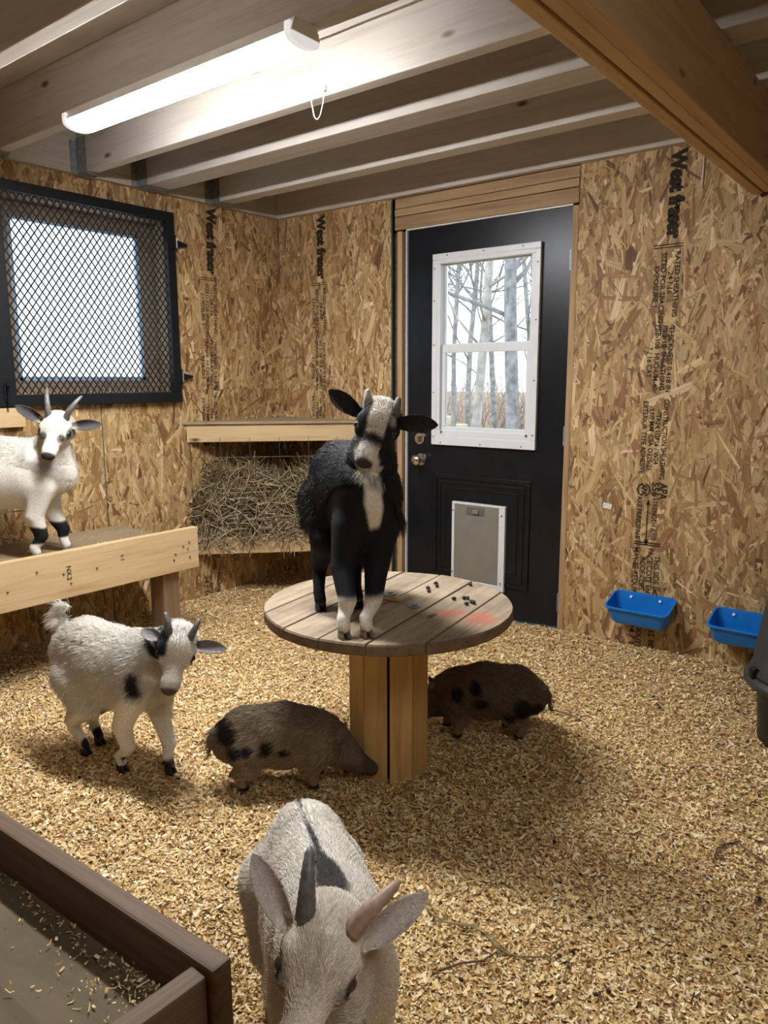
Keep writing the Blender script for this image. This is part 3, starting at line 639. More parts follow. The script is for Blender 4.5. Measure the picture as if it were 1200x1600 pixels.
# strip light of the same kind, added out of view to fill beam and wall
l2 = empty('ceiling_light', (3.72, -2.75, LZ-.012)); tag(l2, 'added fill strip light, out of view beyond the beam in the far bay', 'ceiling light')
for c in [q for q in lt.children if q.name.split('.')[0] in ('housing', 'end_cap', 'diffuser')]:
    d = c.copy(); 
    if c.name.startswith('diffuser'):
        d.data = c.data.copy(); em2 = em.copy(); em2.node_tree.nodes['Emission'].inputs[1].default_value = FILL_LAMP_STRENGTH; d.data.materials[0] = em2
    d.parent = l2; COL.objects.link(d)
o = tube('cord', [(2.408, -.006, 2.145), (2.409, -.008, 2.06), (2.407, -.006, 1.975)], .0028, WHITECORD); tag(o, 'short white cord hanging down the wall beside the beam', 'cord')
bm = bmesh.new(); add_box(bm, (.042, .003, .026), (0, 0, 0), .001, Matrix.Rotation(R(8), 3, 'Y')); o = bm_obj('paper_tag', bm, plain('white_paper', (.62, .63, .62), .7, 0, .2, 90), None, (2.083, -.004, .656)); tag(o, 'small white paper tag stuck on the wall above the left blue trough', 'tag')

# ---------------------------------------------------------------- corner hay rack
hr = empty('hay_rack', (.0, .0, .27)); tag(hr, 'pine corner hay rack with a shelf top and wire grid front', 'hay rack')
def tri(name, L_, z0, z1, mat, parent, off):
    V = [(.003, -.003, z0), (.003, -L_, z0), (L_, -.003, z0), (.003, -.003, z1), (.003, -L_, z1), (L_, -.003, z1)]
    V = [(a-off[0], b-off[1], c-off[2]) for a, b, c in V]
    return pydata(name, V, [(0, 2, 1), (3, 4, 5), (0, 1, 4, 3), (1, 2, 5, 4), (2, 0, 3, 5)], mat, parent)
tri('top_shelf', .762, .991, 1.004, PLY, hr, (0, 0, .27)); tri('bottom_shelf', .72, .300, .315, PLY, hr, (0, 0, .27))
dl_ = .745*math.sqrt(2)
for nm, z0_, z1_ in (('front_board', .894, .990), ('front_board', .268, .362)):
    board(nm, (dl_-.02, .038, z1_-z0_), (.3725-.0135, -.3725+.0135, (z0_+z1_)/2-.27), PINE, hr, (0, 0, R(45)))
tb = []
for z in (.81, .655, .50): tb.append(([(0.012, -.733, z-.27), (.733, -.012, z-.27)], [.0015, .0015]))
for k in range(6):
    t = .02+.155*k*1.0
    x = .745*t*.98; tb.append(([(x+.004, -.741+x, .30-.27), (x+.004, -.741+x, .92-.27)], [.0015, .0015]))
V, F = multi_tube(tb, 6); pydata('wire_grid', V, F, WIRE, hr)
# hay
def hay_stems(n, seed, sampler, Lr=(.06, .22), r=(.0008, .0024)):
    rng = np.random.default_rng(seed); k = 5
    p0, dirs = sampler(rng, n); Ln = rng.uniform(*Lr, n); rad = rng.uniform(*r, n)
    bend = rng.normal(0, .45, (n, 3)); u = np.linspace(-.5, .5, k)
    c = p0[:, None]+dirs[:, None]*(Ln[:, None]*u)[:, :, None]+bend[:, None]*((4*u**2-.4)[None]*Ln[:, None]*.25)[:, :, None]
    a = np.cross(dirs, [0.3, .5, .81]); a /= np.linalg.norm(a, axis=1)[:, None]+1e-9; b = np.cross(dirs, a)
    an = np.array([0, 2.094, 4.189]); ring = np.cos(an)[None, :, None]*a[:, None]+np.sin(an)[None, :, None]*b[:, None]
    V = (c[:, :, None]+ring[:, None]*rad[:, None, None, None]).reshape(-1, 3)
    base = (np.arange(n)*k*3)[:, None]; q = []
    for i in range(k-1):
        for j in range(3): q.append([i*3+j, i*3+(j+1) % 3, (i+1)*3+(j+1) % 3, (i+1)*3+j])
    F = (base[:, :, None]+np.array(q)[None]).reshape(-1, 4)
    pal = np.array([(.44, .33, .18), (.34, .245, .12), (.25, .19, .09), (.15, .10, .05), (.60, .49, .32), (.22, .20, .08)])
    col = pal[rng.choice(6, n, p=[.22, .22, .18, .18, .08, .12])]*rng.uniform(.75, 1.15, (n, 1))
    return V, F, np.repeat(col, (k-1)*3, 0)
def hay_sampler(rng, n):
    t = rng.uniform(.035, .97, n); top = .37+.36*np.clip((t-.02)/.10, 0, 1)**.7+.025*np.sin(9*t)+.02*np.sin(23*t)
    z = .325+(top-.325)*rng.random(n)**.8
    depth_ = np.abs(rng.normal(0, .07, n))-.018*np.clip(1-(z-.37)/.35, 0, 1)
    depth_ = np.minimum(np.maximum(depth_, -.028), np.minimum(t, 1-t)*.745*1.2)
    x = .745*t-depth_*.7071; y = -.745+.745*t+depth_*.7071
    x = np.maximum(x, .01); y = np.minimum(y, -.01)
    d = rng.normal(0, 1, (n, 3))*np.array([1, 1, .9])
    nrm = np.array([.7071, -.7071, 0]); d -= .75*(d@nrm)[:, None]*nrm
    d /= np.linalg.norm(d, axis=1)[:, None]; return np.stack([x, y, z], 1), d
V1, F1, C1 = hay_stems(4200, 21, hay_sampler)
def hang_sampler(rng, n):
    t = rng.uniform(.06, .6, n); x = .745*t+.026; y = -.745+.745*t-.026; z = rng.uniform(.27, .36, n)
    d = np.stack([rng.normal(0, .3, n), rng.normal(0, .3, n), np.full(n, -1.0)], 1); d /= np.linalg.norm(d, axis=1)[:, None]
    return np.stack([x, y, z], 1), d
def face_sampler(rng, n):
    p, d = hay_sampler(rng, n); t = rng.uniform(.05, .95, n); z = rng.uniform(.34, .70, n)*np.clip(.6+t*2, 0, 1); z = np.maximum(z, .34); o = rng.uniform(.0, .020, n)
    return np.stack([.745*t+o*.7, -.745+.745*t-o*.7, z], 1), d
V3, F3, C3 = hay_stems(420, 25, face_sampler, (.07, .20), (.0015, .0032)); C3 = C3*.4+np.array([.46, .37, .26])*.75
V1 = np.concatenate([V1, V3]); F1 = np.concatenate([F1, F3+len(V1)-len(V3)]); C1 = np.concatenate([C1*.8, C3])
V2, F2, C2 = hay_stems(26, 22, hang_sampler, (.05, .12))
V1[:, 0] = np.maximum(V1[:, 0], .004); V1[:, 1] = np.minimum(V1[:, 1], -.004)
me = fast_mesh('hay', np.concatenate([V1, V2]), np.concatenate([F1, F2+len(V1)])); col_attr(me, np.concatenate([C1, C2]))
o = link('hay', me, attr_mat('hay', .7, None)); tag(o, 'tangled brown hay filling the corner rack', 'hay', kind='stuff')

# ---------------------------------------------------------------- raised goat platform along the left wall
gp = empty('goat_platform', (.2, -2.2, 0)); tag(gp, 'raised pine-fronted plywood platform under the guarded window', 'platform')
gq = lambda x, y, z: (x-.2, y+2.2, z)
board('front_board', (2.24, .038, .197), gq(.470, -2.186, .4385), PINE, gp, (0, 0, R(90)), .004)
board('deck', (2.12, .448, .018), gq(.227, -2.245, .496), PLY, gp, (0, 0, R(90)), .002)
for y in (-1.207, -3.2): board('leg', (.56, .089, .105), gq(.403, y, .21), POST, gp, (0, R(90), 0), .004)
board('ledger', (2.1, .038, .14), gq(.022, -2.25, .416), PINE, gp, (0, 0, R(90)))
for y, z in ((-1.12, .47), (-1.12, .40), (-1.155, .455), (-1.20, .425), (-1.21, .40), (-1.60, .44), (-1.86, .475), (-1.72, .40), (-1.98, .42), (-1.13, .44), (-1.75, .445)):
    bm = bmesh.new(); add_cyl(bm, .0045, .004, (0, 0, 0), 'x', 10); bm_obj('screw', bm, TAUPE2, gp, gq(.4905, y, z))
tv, tf = text_mesh('NX.2', .028, .0006); zc = .5
pydata('grade_stamp', [gq(.4896, -1.735+.0*p[0]+p[1], .475-p[0]) for p in tv], tf, INK, gp)
for yy, zz, s in ((-1.50, .47, 1),): 
    ty, tf2 = text_mesh('I-1', .026, .0006); pydata('grade_stamp', [gq(.4896, -1.485+p[1], .475-p[0]) for p in ty], tf2, INK, gp)

# low platform box at the near left
lp = empty('low_platform', (1.7, -3.0, 0)); tag(lp, 'low weathered brown board box with a plywood floor, nearest the camera', 'platform')
lq = lambda x, y, z: (x-1.7, y+3.0, z); an = R(2.2)
board('side_board', (1.62, .040, .24), lq(1.695, -2.643, .18), DARKW, lp, (0, 0, an), .006)
board('end_board', (.86, .038, .215), lq(2.466, -3.07, .188), DARKW, lp, (0, 0, R(88)), .005)
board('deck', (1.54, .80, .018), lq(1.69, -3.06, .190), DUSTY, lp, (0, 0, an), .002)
board('end_board', (.86, .038, .215), lq(.90, -3.09, .188), DARKW, lp, (0, 0, R(91)), .005)
board('side_board', (1.60, .040, .24), lq(1.70, -3.50, .18), DARKW, lp, (0, 0, an), .006)
def deck_xy(n, seed):
    rng = np.random.default_rng(seed); a = np.stack([rng.uniform(1.0, 2.44, n), rng.uniform(-3.42, -2.70, n)], 1)
    k = n//2; c = np.stack([2.435-np.abs(rng.normal(0, .085, k)), -2.645-np.abs(rng.normal(0, .05, k))], 1)
    c2 = np.stack([rng.uniform(1.3, 2.44, k*2), -2.65-np.abs(rng.normal(0, .03, k*2))], 1)
    q = np.concatenate([a, c, c2]); return q[(q[:, 0] < 2.445) & (q[:, 1] < -2.669+.038*(q[:, 0]-1.695))]
xy2 = deck_xy(420, 9); hz = lambda x, y: .2005+np.where(x > 2.25, .02, .003)*np.exp(-((y+2.66)/.04)**2)*np.random.default_rng(3).random(len(x))
P, F, C_ = flakes(len(xy2), xy2, hz, 31, .62); me = fast_mesh('shaving_scraps', P, F); col_attr(me, C_)
o = link('shaving_scraps', me, CHIP); tag(o, 'loose shavings littering the floor of the low brown box', 'wood shavings', kind='stuff')
rngs = np.random.default_rng(77); n = 160
xy3 = np.stack([rngs.uniform(.03, .43, n), rngs.uniform(-2.1, -1.2, n)], 1); P, F, C_ = flakes(n, xy3, lambda x, y: .5055+0*x, 33, .6)
me = fast_mesh('shaving_scraps', P, F); col_attr(me, C_); o = link('shaving_scraps', me, CHIP); tag(o, 'few loose shavings on the raised goat platform', 'wood shavings', kind='stuff')

# ---------------------------------------------------------------- cable spool table
SX, SY, ST = 1.965, -1.48, .533; KS = .975
ks = lambda x, y: (3.36665+KS*(x-3.36665), -3.28527+KS*(y+3.28527))
spl = empty('cable_spool', (SX, SY, 0)); tag(spl, 'upturned wooden cable spool used as a table in the room centre', 'cable spool')
TOPM = wood('weathered_spool_top', (.36, .285, .20), (.17, .12, .08), knot=(.07, .045, .03), rough=.75, grain=1.0, dirt=.7, dirtc=(.10, .075, .055))
nt_ = TOPM.node_tree; L = nt_.links; p = nt_.nodes['Principled BSDF']; src = p.inputs['Base Color'].links[0].from_socket
tcn = N(nt_, 'ShaderNodeTexCoord'); col = src
A98 = R(98.6)
def to_top(x, y):
    dx, dy = x-SX, y-SY; return (math.cos(A98)*dx+math.sin(A98)*dy, -math.sin(A98)*dx+math.cos(A98)*dy)
nzz = N(nt_, 'ShaderNodeTexNoise', Scale=22, Detail=5); L.new(tcn.outputs['Object'], nzz.inputs['Vector'])
for (x, y), rr_ in (((2.148, -1.41), .040), ((2.249, -1.395), .060)):
    a, b = to_top(*ks(x, y)); ds = N(nt_, 'ShaderNodeVectorMath', operation='DISTANCE'); ds.inputs[1].default_value = (a, b, 0)
    L.new(tcn.outputs['Object'], ds.inputs[0]); ad = N(nt_, 'ShaderNodeMath', operation='MULTIPLY_ADD'); L.new(nzz.outputs[0], ad.inputs[0]); ad.inputs[1].default_value = .09; L.new(ds.outputs['Value'], ad.inputs[2])
    rd = ramp(nt_, [(.045+rr_*.5, (.55,)*3), (.06+rr_, (0, 0, 0))]); L.new(ad.outputs[0], rd.inputs[0]); col = mixc(nt_, col, (.52, .10, .07), rd.outputs[0])
L.new(col, p.inputs['Base Color'])
bm = bmesh.new(); RAD = .389; TH = .034
edges = [-.45, -.270, -.134, .002, .138, .274, .45]
for e0, e1 in zip(edges[:-1], edges[1:]):
    # plank strip of a disc: local x along plank, local y = -n
    e0c, e1c = max(e0+.0016, -RAD+.002), min(e1-.0016, RAD-.002); top = []
    ys = np.linspace(e0c, e1c, 14); pts = [(math.sqrt(max(RAD**2-y*y, 0)), y) for y in ys]+[(-math.sqrt(max(RAD**2-y*y, 0)), y) for y in ys[::-1]]
    n = len(pts); bv = .004; dz_ = random.uniform(-.0012, .0012)
    cxm = np.mean([q[0] for q in pts]); cym = (e0c+e1c)/2
    def lay(z, ins): return [bm.verts.new((q[0]-math.copysign(ins, q[0]), q[1]+(cym-q[1])/abs(e1c-e0c)*2*ins*.5, z)) for q in pts]
    Ls = [lay(-TH, .003), lay(-TH+.004, 0), lay(-.005+dz_, 0), lay(dz_, .004)]
    for A_, B_ in zip(Ls[:-1], Ls[1:]):
        for i in range(n): bm.faces.new((A_[i], A_[(i+1) % n], B_[(i+1) % n], B_[i])).material_index = 1
    bm.faces.new(Ls[0][::-1]); bm.faces.new(Ls[-1])
bm_obj('tabletop', bm, [TOPM, wood('worn_spool_rim', (.20, .14, .085), (.10, .068, .042), rough=.8, knots=False, dirt=.4)], spl, (0, 0, ST), (0, 0, A98))
NS = 10; g0 = R(-52.5)
for k in range(NS):
    a0 = g0+2*math.pi*k/NS; a1 = g0+2*math.pi*(k+1)/NS; gp_ = .035 if k in (0,) else .010; gq_ = .035 if k == NS-1 else .010
    ro, ri = .130, .104; H0, H1 = -.06, ST-TH-.001; V = []
    for r_ in (ro, ri):
        for a_ in (a0+gp_, a1-gq_):
            rr_ = r_
            V += [(rr_*math.cos(a_), rr_*math.sin(a_), H0), (rr_*math.cos(a_), rr_*math.sin(a_), H1)]
    # rotate into a frame whose x runs up the stave
    V = [(z, y, -x) for x, y, z in V]
    pydata('stave', V, [(0, 2, 3, 1), (4, 5, 7, 6), (0, 1, 5, 4), (2, 6, 7, 3), (1, 3, 7, 5), (0, 4, 6, 2)], STAVE, spl, (0, 0, 0), (0, R(-90), 0))
bm = bmesh.new(); add_cyl(bm, .088, .49, (0, 0, .235), 'z', 24); bm_obj('light_block_lining', bm, DARKW, spl)  # lining added inside the staves to stop light showing through their gaps
for x, y in (ks(1.878, -1.36), ks(2.023, -1.422)):
    bm = bmesh.new(); add_cyl(bm, .021, .003, (x-SX, y-SY, ST+.0022), 'z', 24); add_cyl(bm, .009, .007, (x-SX, y-SY, ST+.005), 'z', 6); bm_obj('bolt', bm, STEEL, spl)
for i, (x, y) in enumerate([(1.944, -1.231), (1.933, -1.167), (1.955, -1.192), (1.969, -1.262), (2.085, -1.286), (2.107, -1.259), (2.117, -1.252), (2.148, -1.309), (2.150, -1.281), (2.160, -1.285), (2.038, -1.108)]):
    x, y = ks(x, y)
    bm = bmesh.new(); add_sphere(bm, .0065, (0, 0, 0), (1.25, .95, .9), 10, 8); o = bm_obj('dropping', bm, DROP, None, (x, y, ST+.0062), (0, 0, i*.9), True)
    tag(o, 'dark round dropping lying on the spool tabletop', 'dropping', 'droppings on the spool table')
V, F = sweep([(*ks(1.885, -1.440), ST+.006), (*ks(1.91, -1.432), ST+.010), (*ks(1.945, -1.42), ST+.009), (*ks(1.962, -1.408), ST+.005)], [.004, .008, .009, .003], 7)
o = pydata('bark_scrap', V, F, wood('tan_scrap', (.50, .33, .16), (.30, .18, .08), knots=False)); tag(o, 'curled tan scrap of bark lying beside the spool bolts', 'scrap')

# ---------------------------------------------------------------- blue wall troughs and the feed bin
def rrect(x0, x1, y0, y1, r, zf_, n=8):
    out = []
    for cx, cy, a in ((x1-r, y1-r, 0), (x0+r, y1-r, 90), (x0+r, y0+r, 180), (x1-r, y0+r, 270)):
        for k in range(n+1):
            t = R(a+90*k/n); x, y = cx+r*math.cos(t), cy+r*math.sin(t); out.append((x, y, zf_(y)))
    return out
def trough():
    zt = lambda y: .127-.047*(-y/.15)
    lo = [rrect(.034, .250, -.105, -.020, .020, lambda y: .0), rrect(.024, .258, -.118, -.012, .024, lambda y: .012), rrect(.004, .275, -.146, -.002, .026, lambda y: zt(y)-.007), rrect(-.001, .280, -.152, -.001, .028, lambda y: zt(y)-.0055), rrect(-.001, .280, -.152, -.001, .028, lambda y: zt(y)),
          rrect(.007, .272, -.144, -.006, .024, lambda y: zt(y)), rrect(.009, .270, -.141, -.008, .023, lambda y: zt(y)-.010), rrect(.032, .250, -.108, -.020, .018, lambda y: .014), rrect(.042, .240, -.098, -.030, .014, lambda y: .006)]
    V = [q for l in lo for q in l]; n = len(lo[0]); F = []
    for i in range(len(lo)-1):
        for k in range(n): F.append((i*n+k, i*n+(k+1) % n, (i+1)*n+(k+1) % n, (i+1)*n+k))
    F.append(tuple(range(n-1, -1, -1))); F.append(tuple((len(lo)-1)*n+k for k in range(n)))
    return V, F
for x0, lab in ((2.143, 'left blue plastic feed trough screwed low on the back wall'), (2.578, 'right blue plastic feed trough, half hidden behind the black bin')):
    t = empty('feed_trough', (x0, 0, .150)); tag(t, lab, 'feed trough', 'blue feed troughs on the back wall')
    V, F = trough(); pydata('trough_shell', V, F, BLUE, t)
    for x in (.075, .205):
        bm = bmesh.new(); add_cyl(bm, .006, .006, (x, -.013, .105), 'y', 12); bm_obj('screw', bm, WHITEMETAL, t)
bn = empty('feed_bin', (3.045, -.485, 0)); tag(bn, 'black round bin with a flanged grey cover at the right wall', 'bin')
def lathe(name, prof, mat, parent, seg=40):
    V, F = [], []
    for r_, z in prof:
        for k in range(seg): V.append((r_*math.cos(2*math.pi*k/seg), r_*math.sin(2*math.pi*k/seg), z))
    for i in range(len(prof)-1):
        for k in range(seg): F.append((i*seg+k, i*seg+(k+1) % seg, (i+1)*seg+(k+1) % seg, (i+1)*seg+k))
    F.append(tuple(range(seg-1, -1, -1))); F.append(tuple((len(prof)-1)*seg+k for k in range(seg)))
    return pydata(name, V, F, mat, parent, smooth=True)
lathe('tub', [(.17, -.03), (.178, -.03), (.182, .05), (.192, .14), (.198, .185), (.206, .187), (.206, .196)], BINB, bn)
lathe('flange', [(.205, .190), (.234, .192), (.238, .200), (.238, .212), (.232, .222), (.222, .226), (.215, .24)], BING, bn)
lathe('cover', [(.222, .226), (.222, .240), (.212, .26), (.203, .34), (.190, .44), (.174, .56), (.150, .62), (.05, .64)], BING, bn)
for k in range(8):
    a = R(170+k*45); bm = bmesh.new(); add_box(bm, (.034, .026, .030), (0, 0, 0), .006); add_cyl(bm, .010, .03, (.0, 0, .012), 'y', 12)
    bm_obj('clip', bm, BINB, bn, (.222*math.cos(a), .222*math.sin(a), .240), (0, 0, a))

# ---------------------------------------------------------------- stray bits on the floor
for nm, pts, r_, lab, c in (('vine_stem', [(2.471, -1.985), (2.50, -2.0), (2.53, -1.998), (2.592, -1.976), (2.64, -1.985), (2.664, -2.001), (2.70, -2.0), (2.735, -1.985), (2.765, -1.95), (2.777, -1.905), (2.80, -1.93), (2.82, -2.0)], .0026, 'long thin dry vine stem on the shavings beside the horned goat', (.26, .20, .09)),
                         ('hay_twist', [(2.955, -1.40), (2.950, -1.35), (2.962, -1.315), (2.985, -1.288), (3.01, -1.30), (3.04, -1.32), (3.08, -1.335)], .003, 'dark twist of hay curled on the shavings at the right edge', (.14, .09, .045)),
                         ('hay_wisp', [(2.180, -.862), (2.225, -.83), (2.275, -.802), (2.33, -.82), (2.385, -.850)], .002, 'thin dark hay wisp on the shavings right of the spool', (.16, .11, .05)),
                         ('twig', [(2.60, -2.13), (2.63, -2.09), (2.66, -2.05), (2.675, -2.01)], .0028, 'short dark twig lying under the long vine stem', (.13, .09, .06))):
    p3 = []
    for i, (x, y) in enumerate(pts): p3.append((x, y, float(zf(x, y))+.009+.006*(i % 2)))
    tb = [(p3, np.linspace(r_, r_*.6, len(p3)))]
    if nm != 'twig':
        tb.append(([(x+.012*math.sin(i*2.1), y+.012*math.cos(i*1.3), z+.003) for i, (x, y, z) in enumerate(p3[:max(4, len(p3)*2//3)])], [r_*.6]*max(4, len(p3)*2//3)))
    V, F = multi_tube(tb, 6); o = pydata(nm, V, F, plain(nm+'_fibre', c, .8, 0, .3, 120), smooth=True); tag(o, lab, 'stem' if nm != 'twig' else 'twig')
# droppings and dark bits strewn in the bedding
rngd = np.random.default_rng(12); bm = bmesh.new(); q = sample_floor(170, 41)
for x, y in q[:170]:
    s = rngd.uniform(.6, 1.15); add_sphere(bm, .0046*s, (x, y, float(zf(x, y))+.0085), (1.3, .9, .9), 7, 5)
o = bm_obj('droppings', bm, DROP, smooth=True); tag(o, 'small dark droppings strewn through the floor shavings', 'droppings', kind='stuff')

# ---------------------------------------------------------------- animals: one continuous body each, grown from blended limbs
class Body:
    """signed-distance body; parts are blended with a smooth minimum and skinned into one mesh"""
    def __init__(self, lo, hi, vox):
        self.vox = vox; self.lo = np.array(lo, float); n = np.ceil((np.array(hi)-self.lo)/vox).astype(int)+1; self.n = n
        ax = [self.lo[i]+vox*np.arange(n[i]) for i in range(3)]
        self.P = np.stack(np.meshgrid(*ax, indexing='ij'), 3).astype(np.float32).reshape(-1, 3); self.d = np.full(len(self.P), 1e3, np.float32)
        self.S = np.ones(3, np.float32); self.T = None
    def frame(self, O=None, B=None, s=1.0):
        if O is None: self.T = None
        else: self.T = (np.array(O, np.float32), np.array(B, np.float32), s)
    def add(self, p0, p1, r0, r1, k=.03, sc=(1, 1, 1)):
        sc = np.array(sc, np.float32)
        p0, p1 = np.array(p0, float), np.array(p1, float)
        # bounding pre-cull in world space
        if self.T is None: w0, w1, s = p0, p1, 1.0
        else: O, B, s = self.T; w0, w1 = O+s*(p0@B), O+s*(p1@B)
        rm = (max(r0, r1)*max(1.0, float(sc.max()))*s)*(1.0 if self.T is None else 1.3)+k*1.5+.015+(0 if self.T is None else .02)
        lo, hi = np.minimum(w0, w1)-rm, np.maximum(w0, w1)+rm
        i0 = np.clip(np.floor((lo-self.lo)/self.vox).astype(int), 0, self.n-1); i1 = np.clip(np.ceil((hi-self.lo)/self.vox).astype(int)+1, 1, self.n)
        if (i1 <= i0).any(): return
        D = self.d.reshape(self.n); PP = self.P.reshape(*self.n, 3); sl = tuple(slice(a, b) for a, b in zip(i0, i1))
        q = PP[sl].reshape(-1, 3)
        if self.T is not None: q = ((q-self.T[0])@self.T[1].T)/self.T[2]
        q = q/sc; a = (p0/sc).astype(np.float32); b = (p1/sc).astype(np.float32); ab = b-a; L2 = float(ab@ab)+1e-9
        t = np.clip(((q-a)@ab)/L2, 0, 1); dist = np.linalg.norm(q-a-t[:, None]*ab, axis=1)-(r0+(r1-r0)*t)
        dist = dist*float(sc.min())*(self.T[2] if self.T else 1)
        self._merge(sl, dist, k)
    def _merge(self, sl, dist, k):
        D = self.d.reshape(self.n); o = D[sl]; dist = dist.reshape(o.shape)
        h = np.clip(.5+.5*(o-dist)/k, 0, 1); res = o*(1-h)+dist*h-k*h*(1-h); D[sl] = np.where(o > 100, dist, res)
    def begin(self): self._keep = self.d; self.d = np.full(len(self.P), 1e3, np.float32)
    def end(self, k):
        g, o = self.d, self._keep; h = np.clip(.5+.5*(o-g)/k, 0, 1); r = o*(1-h)+g*h-k*h*(1-h); self.d = np.where(o > 100, g, np.where(g > 100, o, r)).astype(np.float32)
    def chain(self, pts, k=.03, sc=(1, 1, 1)):
        self.begin()
        for a, b in zip(pts[:-1], pts[1:]): self.add(a[:3], b[:3], a[3], b[3], .006, sc)
        self.end(k)
    def mesh(self):
        D = self.d.reshape(self.n).copy(); D[0] = D[-1] = 1; D[:, 0] = D[:, -1] = 1; D[:, :, 0] = D[:, :, -1] = 1
        neg = D < 0; nx, ny, nz = self.n
        c = np.zeros((nx-1, ny-1, nz-1), int); 
        for i in (0, 1):
            for j in (0, 1):
                for k in (0, 1): c += neg[i:nx-1+i, j:ny-1+j, k:nz-1+k]
        act = (c > 0) & (c < 8); idx = -np.ones(act.shape, int); cells = np.argwhere(act); idx[act] = np.arange(len(cells))
        acc = np.zeros((len(cells), 3)); cnt = np.zeros(len(cells)); off = [(i, j, k) for i in (0, 1) for j in (0, 1) for k in (0, 1)]
        for a in off:
            for ax in range(3):
                if a[ax]: continue
                b = list(a); b[ax] = 1
                pa, pb = cells+np.array(a), cells+np.array(b); da, db = D[tuple(pa.T)], D[tuple(pb.T)]
                m = (da < 0) != (db < 0); t = np.where(m, da/(da-db+1e-12), 0)
                acc += np.where(m[:, None], pa+(pb-pa)*t[:, None], 0); cnt += m
        V = acc/cnt[:, None]*self.vox+self.lo
        F = []
        for ax in range(3):
            o1, o2 = (ax+1) % 3, (ax+2) % 3
            sa = [slice(1, None)]*3; sa[ax] = slice(0, -1); sb = [slice(1, None)]*3; sb[ax] = slice(1, None)
            # interior edges only
            A = D[tuple(sa)] < 0; B = D[tuple(sb)] < 0
            e = np.argwhere(A != B); base = e.copy(); 
            for k in range(3):
                if k != ax: base[:, k] += 1
            ok = np.ones(len(e), bool)
            for k in (o1, o2): ok &= (base[:, k]-1 >= 0) & (base[:, k] < np.array(act.shape)[k])
            ok &= base[:, ax] < act.shape[ax]; e, base = e[ok], base[ok]
            inside = D[tuple((base).T)] < 0
            def cc(d1, d2):
                q = base.copy(); q[:, o1] -= d1; q[:, o2] -= d2; return idx[tuple(q.T)]
            q = np.stack([cc(1, 1), cc(0, 1), cc(0, 0), cc(1, 0)], 1); q[~inside] = q[~inside][:, ::-1]; F.append(q)
        F = np.concatenate(F); F = F[(F >= 0).all(1)]
        # relax a little to remove grid steps
        e = np.concatenate([F[:, [0, 1]], F[:, [1, 2]], F[:, [2, 3]], F[:, [3, 0]]])
        for _ in range(2):
            s = np.zeros_like(V); n_ = np.zeros(len(V)); np.add.at(s, e[:, 0], V[e[:, 1]]); np.add.at(n_, e[:, 0], 1); np.add.at(s, e[:, 1], V[e[:, 0]]); np.add.at(n_, e[:, 1], 1)
            V = V*.45+.55*s/np.maximum(n_, 1)[:, None]
        return V, F
def ear_loft(b, t, n, w, th=.0024, cup=.75, nu=18, nv=10):
    b, t, n = (np.array(x, float) for x in (b, t, n)); a = t-b; Le = np.linalg.norm(a); a /= Le; n = n-(n@a)*a; n /= np.linalg.norm(n); s_ = np.cross(a, n)
    V, F = [], []; us = np.concatenate([np.linspace(-.10, .9, nu-3), [.955, .985, 1.0]])
    for u in us:
        h = w*np.interp(u, [-.1, 0, .12, .35, .55, .75, .88, .955, .985, 1.0], [.42, .50, .74, .98, 1.0, .80, .52, .26, .12, .015])
        th_ = th*np.interp(u, [-.1, .7, 1], [1.6, 1, .35]); cu = cup*np.interp(u, [-.1, 0, .3, 1], [1.6, 1.5, 1, .35]); bendw = -.10*Le*max(u-.3, 0)**2
        for side in (1, -1):
            for j in range(nv):
                v = (-1+2*j/(nv-1))*side*-1; arch = cu*h*(v*v-.5)
                V.append(b+a*u*Le+s_*v*h*(1-.12*cu*v*v)+n*(arch+bendw+side*th_*(1-.7*abs(v)**3)))
    m = 2*nv
    for i in range(len(us)-1):
        for j in range(m): F.append((i*m+j, i*m+(j+1) % m, (i+1)*m+(j+1) % m, (i+1)*m+j))
    for i in (0, len(us)-1):
        for j in range(nv-1):
            q = (i*m+j, i*m+j+1, i*m+m-2-j, i*m+m-1-j); F.append(q if i else q[::-1])
    V = np.array(V); F = np.array(F)
    # outward orientation
    c = V.mean(0); nrm = np.cross(V[F[:, 1]]-V[F[:, 0]], V[F[:, 2]]-V[F[:, 0]])
    vol = np.sum(nrm*(V[F].mean(1)-c)); return V, (F[:, ::-1] if vol < 0 else F)
def join(V, F, parts):
    for v, f in parts: F = np.concatenate([F, f+len(V)]); V = np.concatenate([V, v])
    return V, F
def noise3(P, f, seed=0):
    r = np.random.default_rng(seed); out = np.zeros(len(P))
    for k in range(7):
        d = r.normal(size=3); d /= np.linalg.norm(d); out += np.sin(P@d*f*(1+.33*k)+r.uniform(0, 6.28)+1.3*np.sin(P@np.roll(d, 1)*f*.7))/(1+.25*k)
    return out/3.2
def sm(x, a, b): t = np.clip((x-a)/(b-a), 0, 1); return t*t*(3-2*t)
def lay(c, new, m): return c*(1-m[:, None])+np.array(new)[None]*m[:, None]
SKIN = attr_mat('animal_coat', .75, 'noise', .18, spec=.15)
FUR = fur_mat('fur_strands'); FURB = fur_mat('glossy_black_fur', .42, .38)
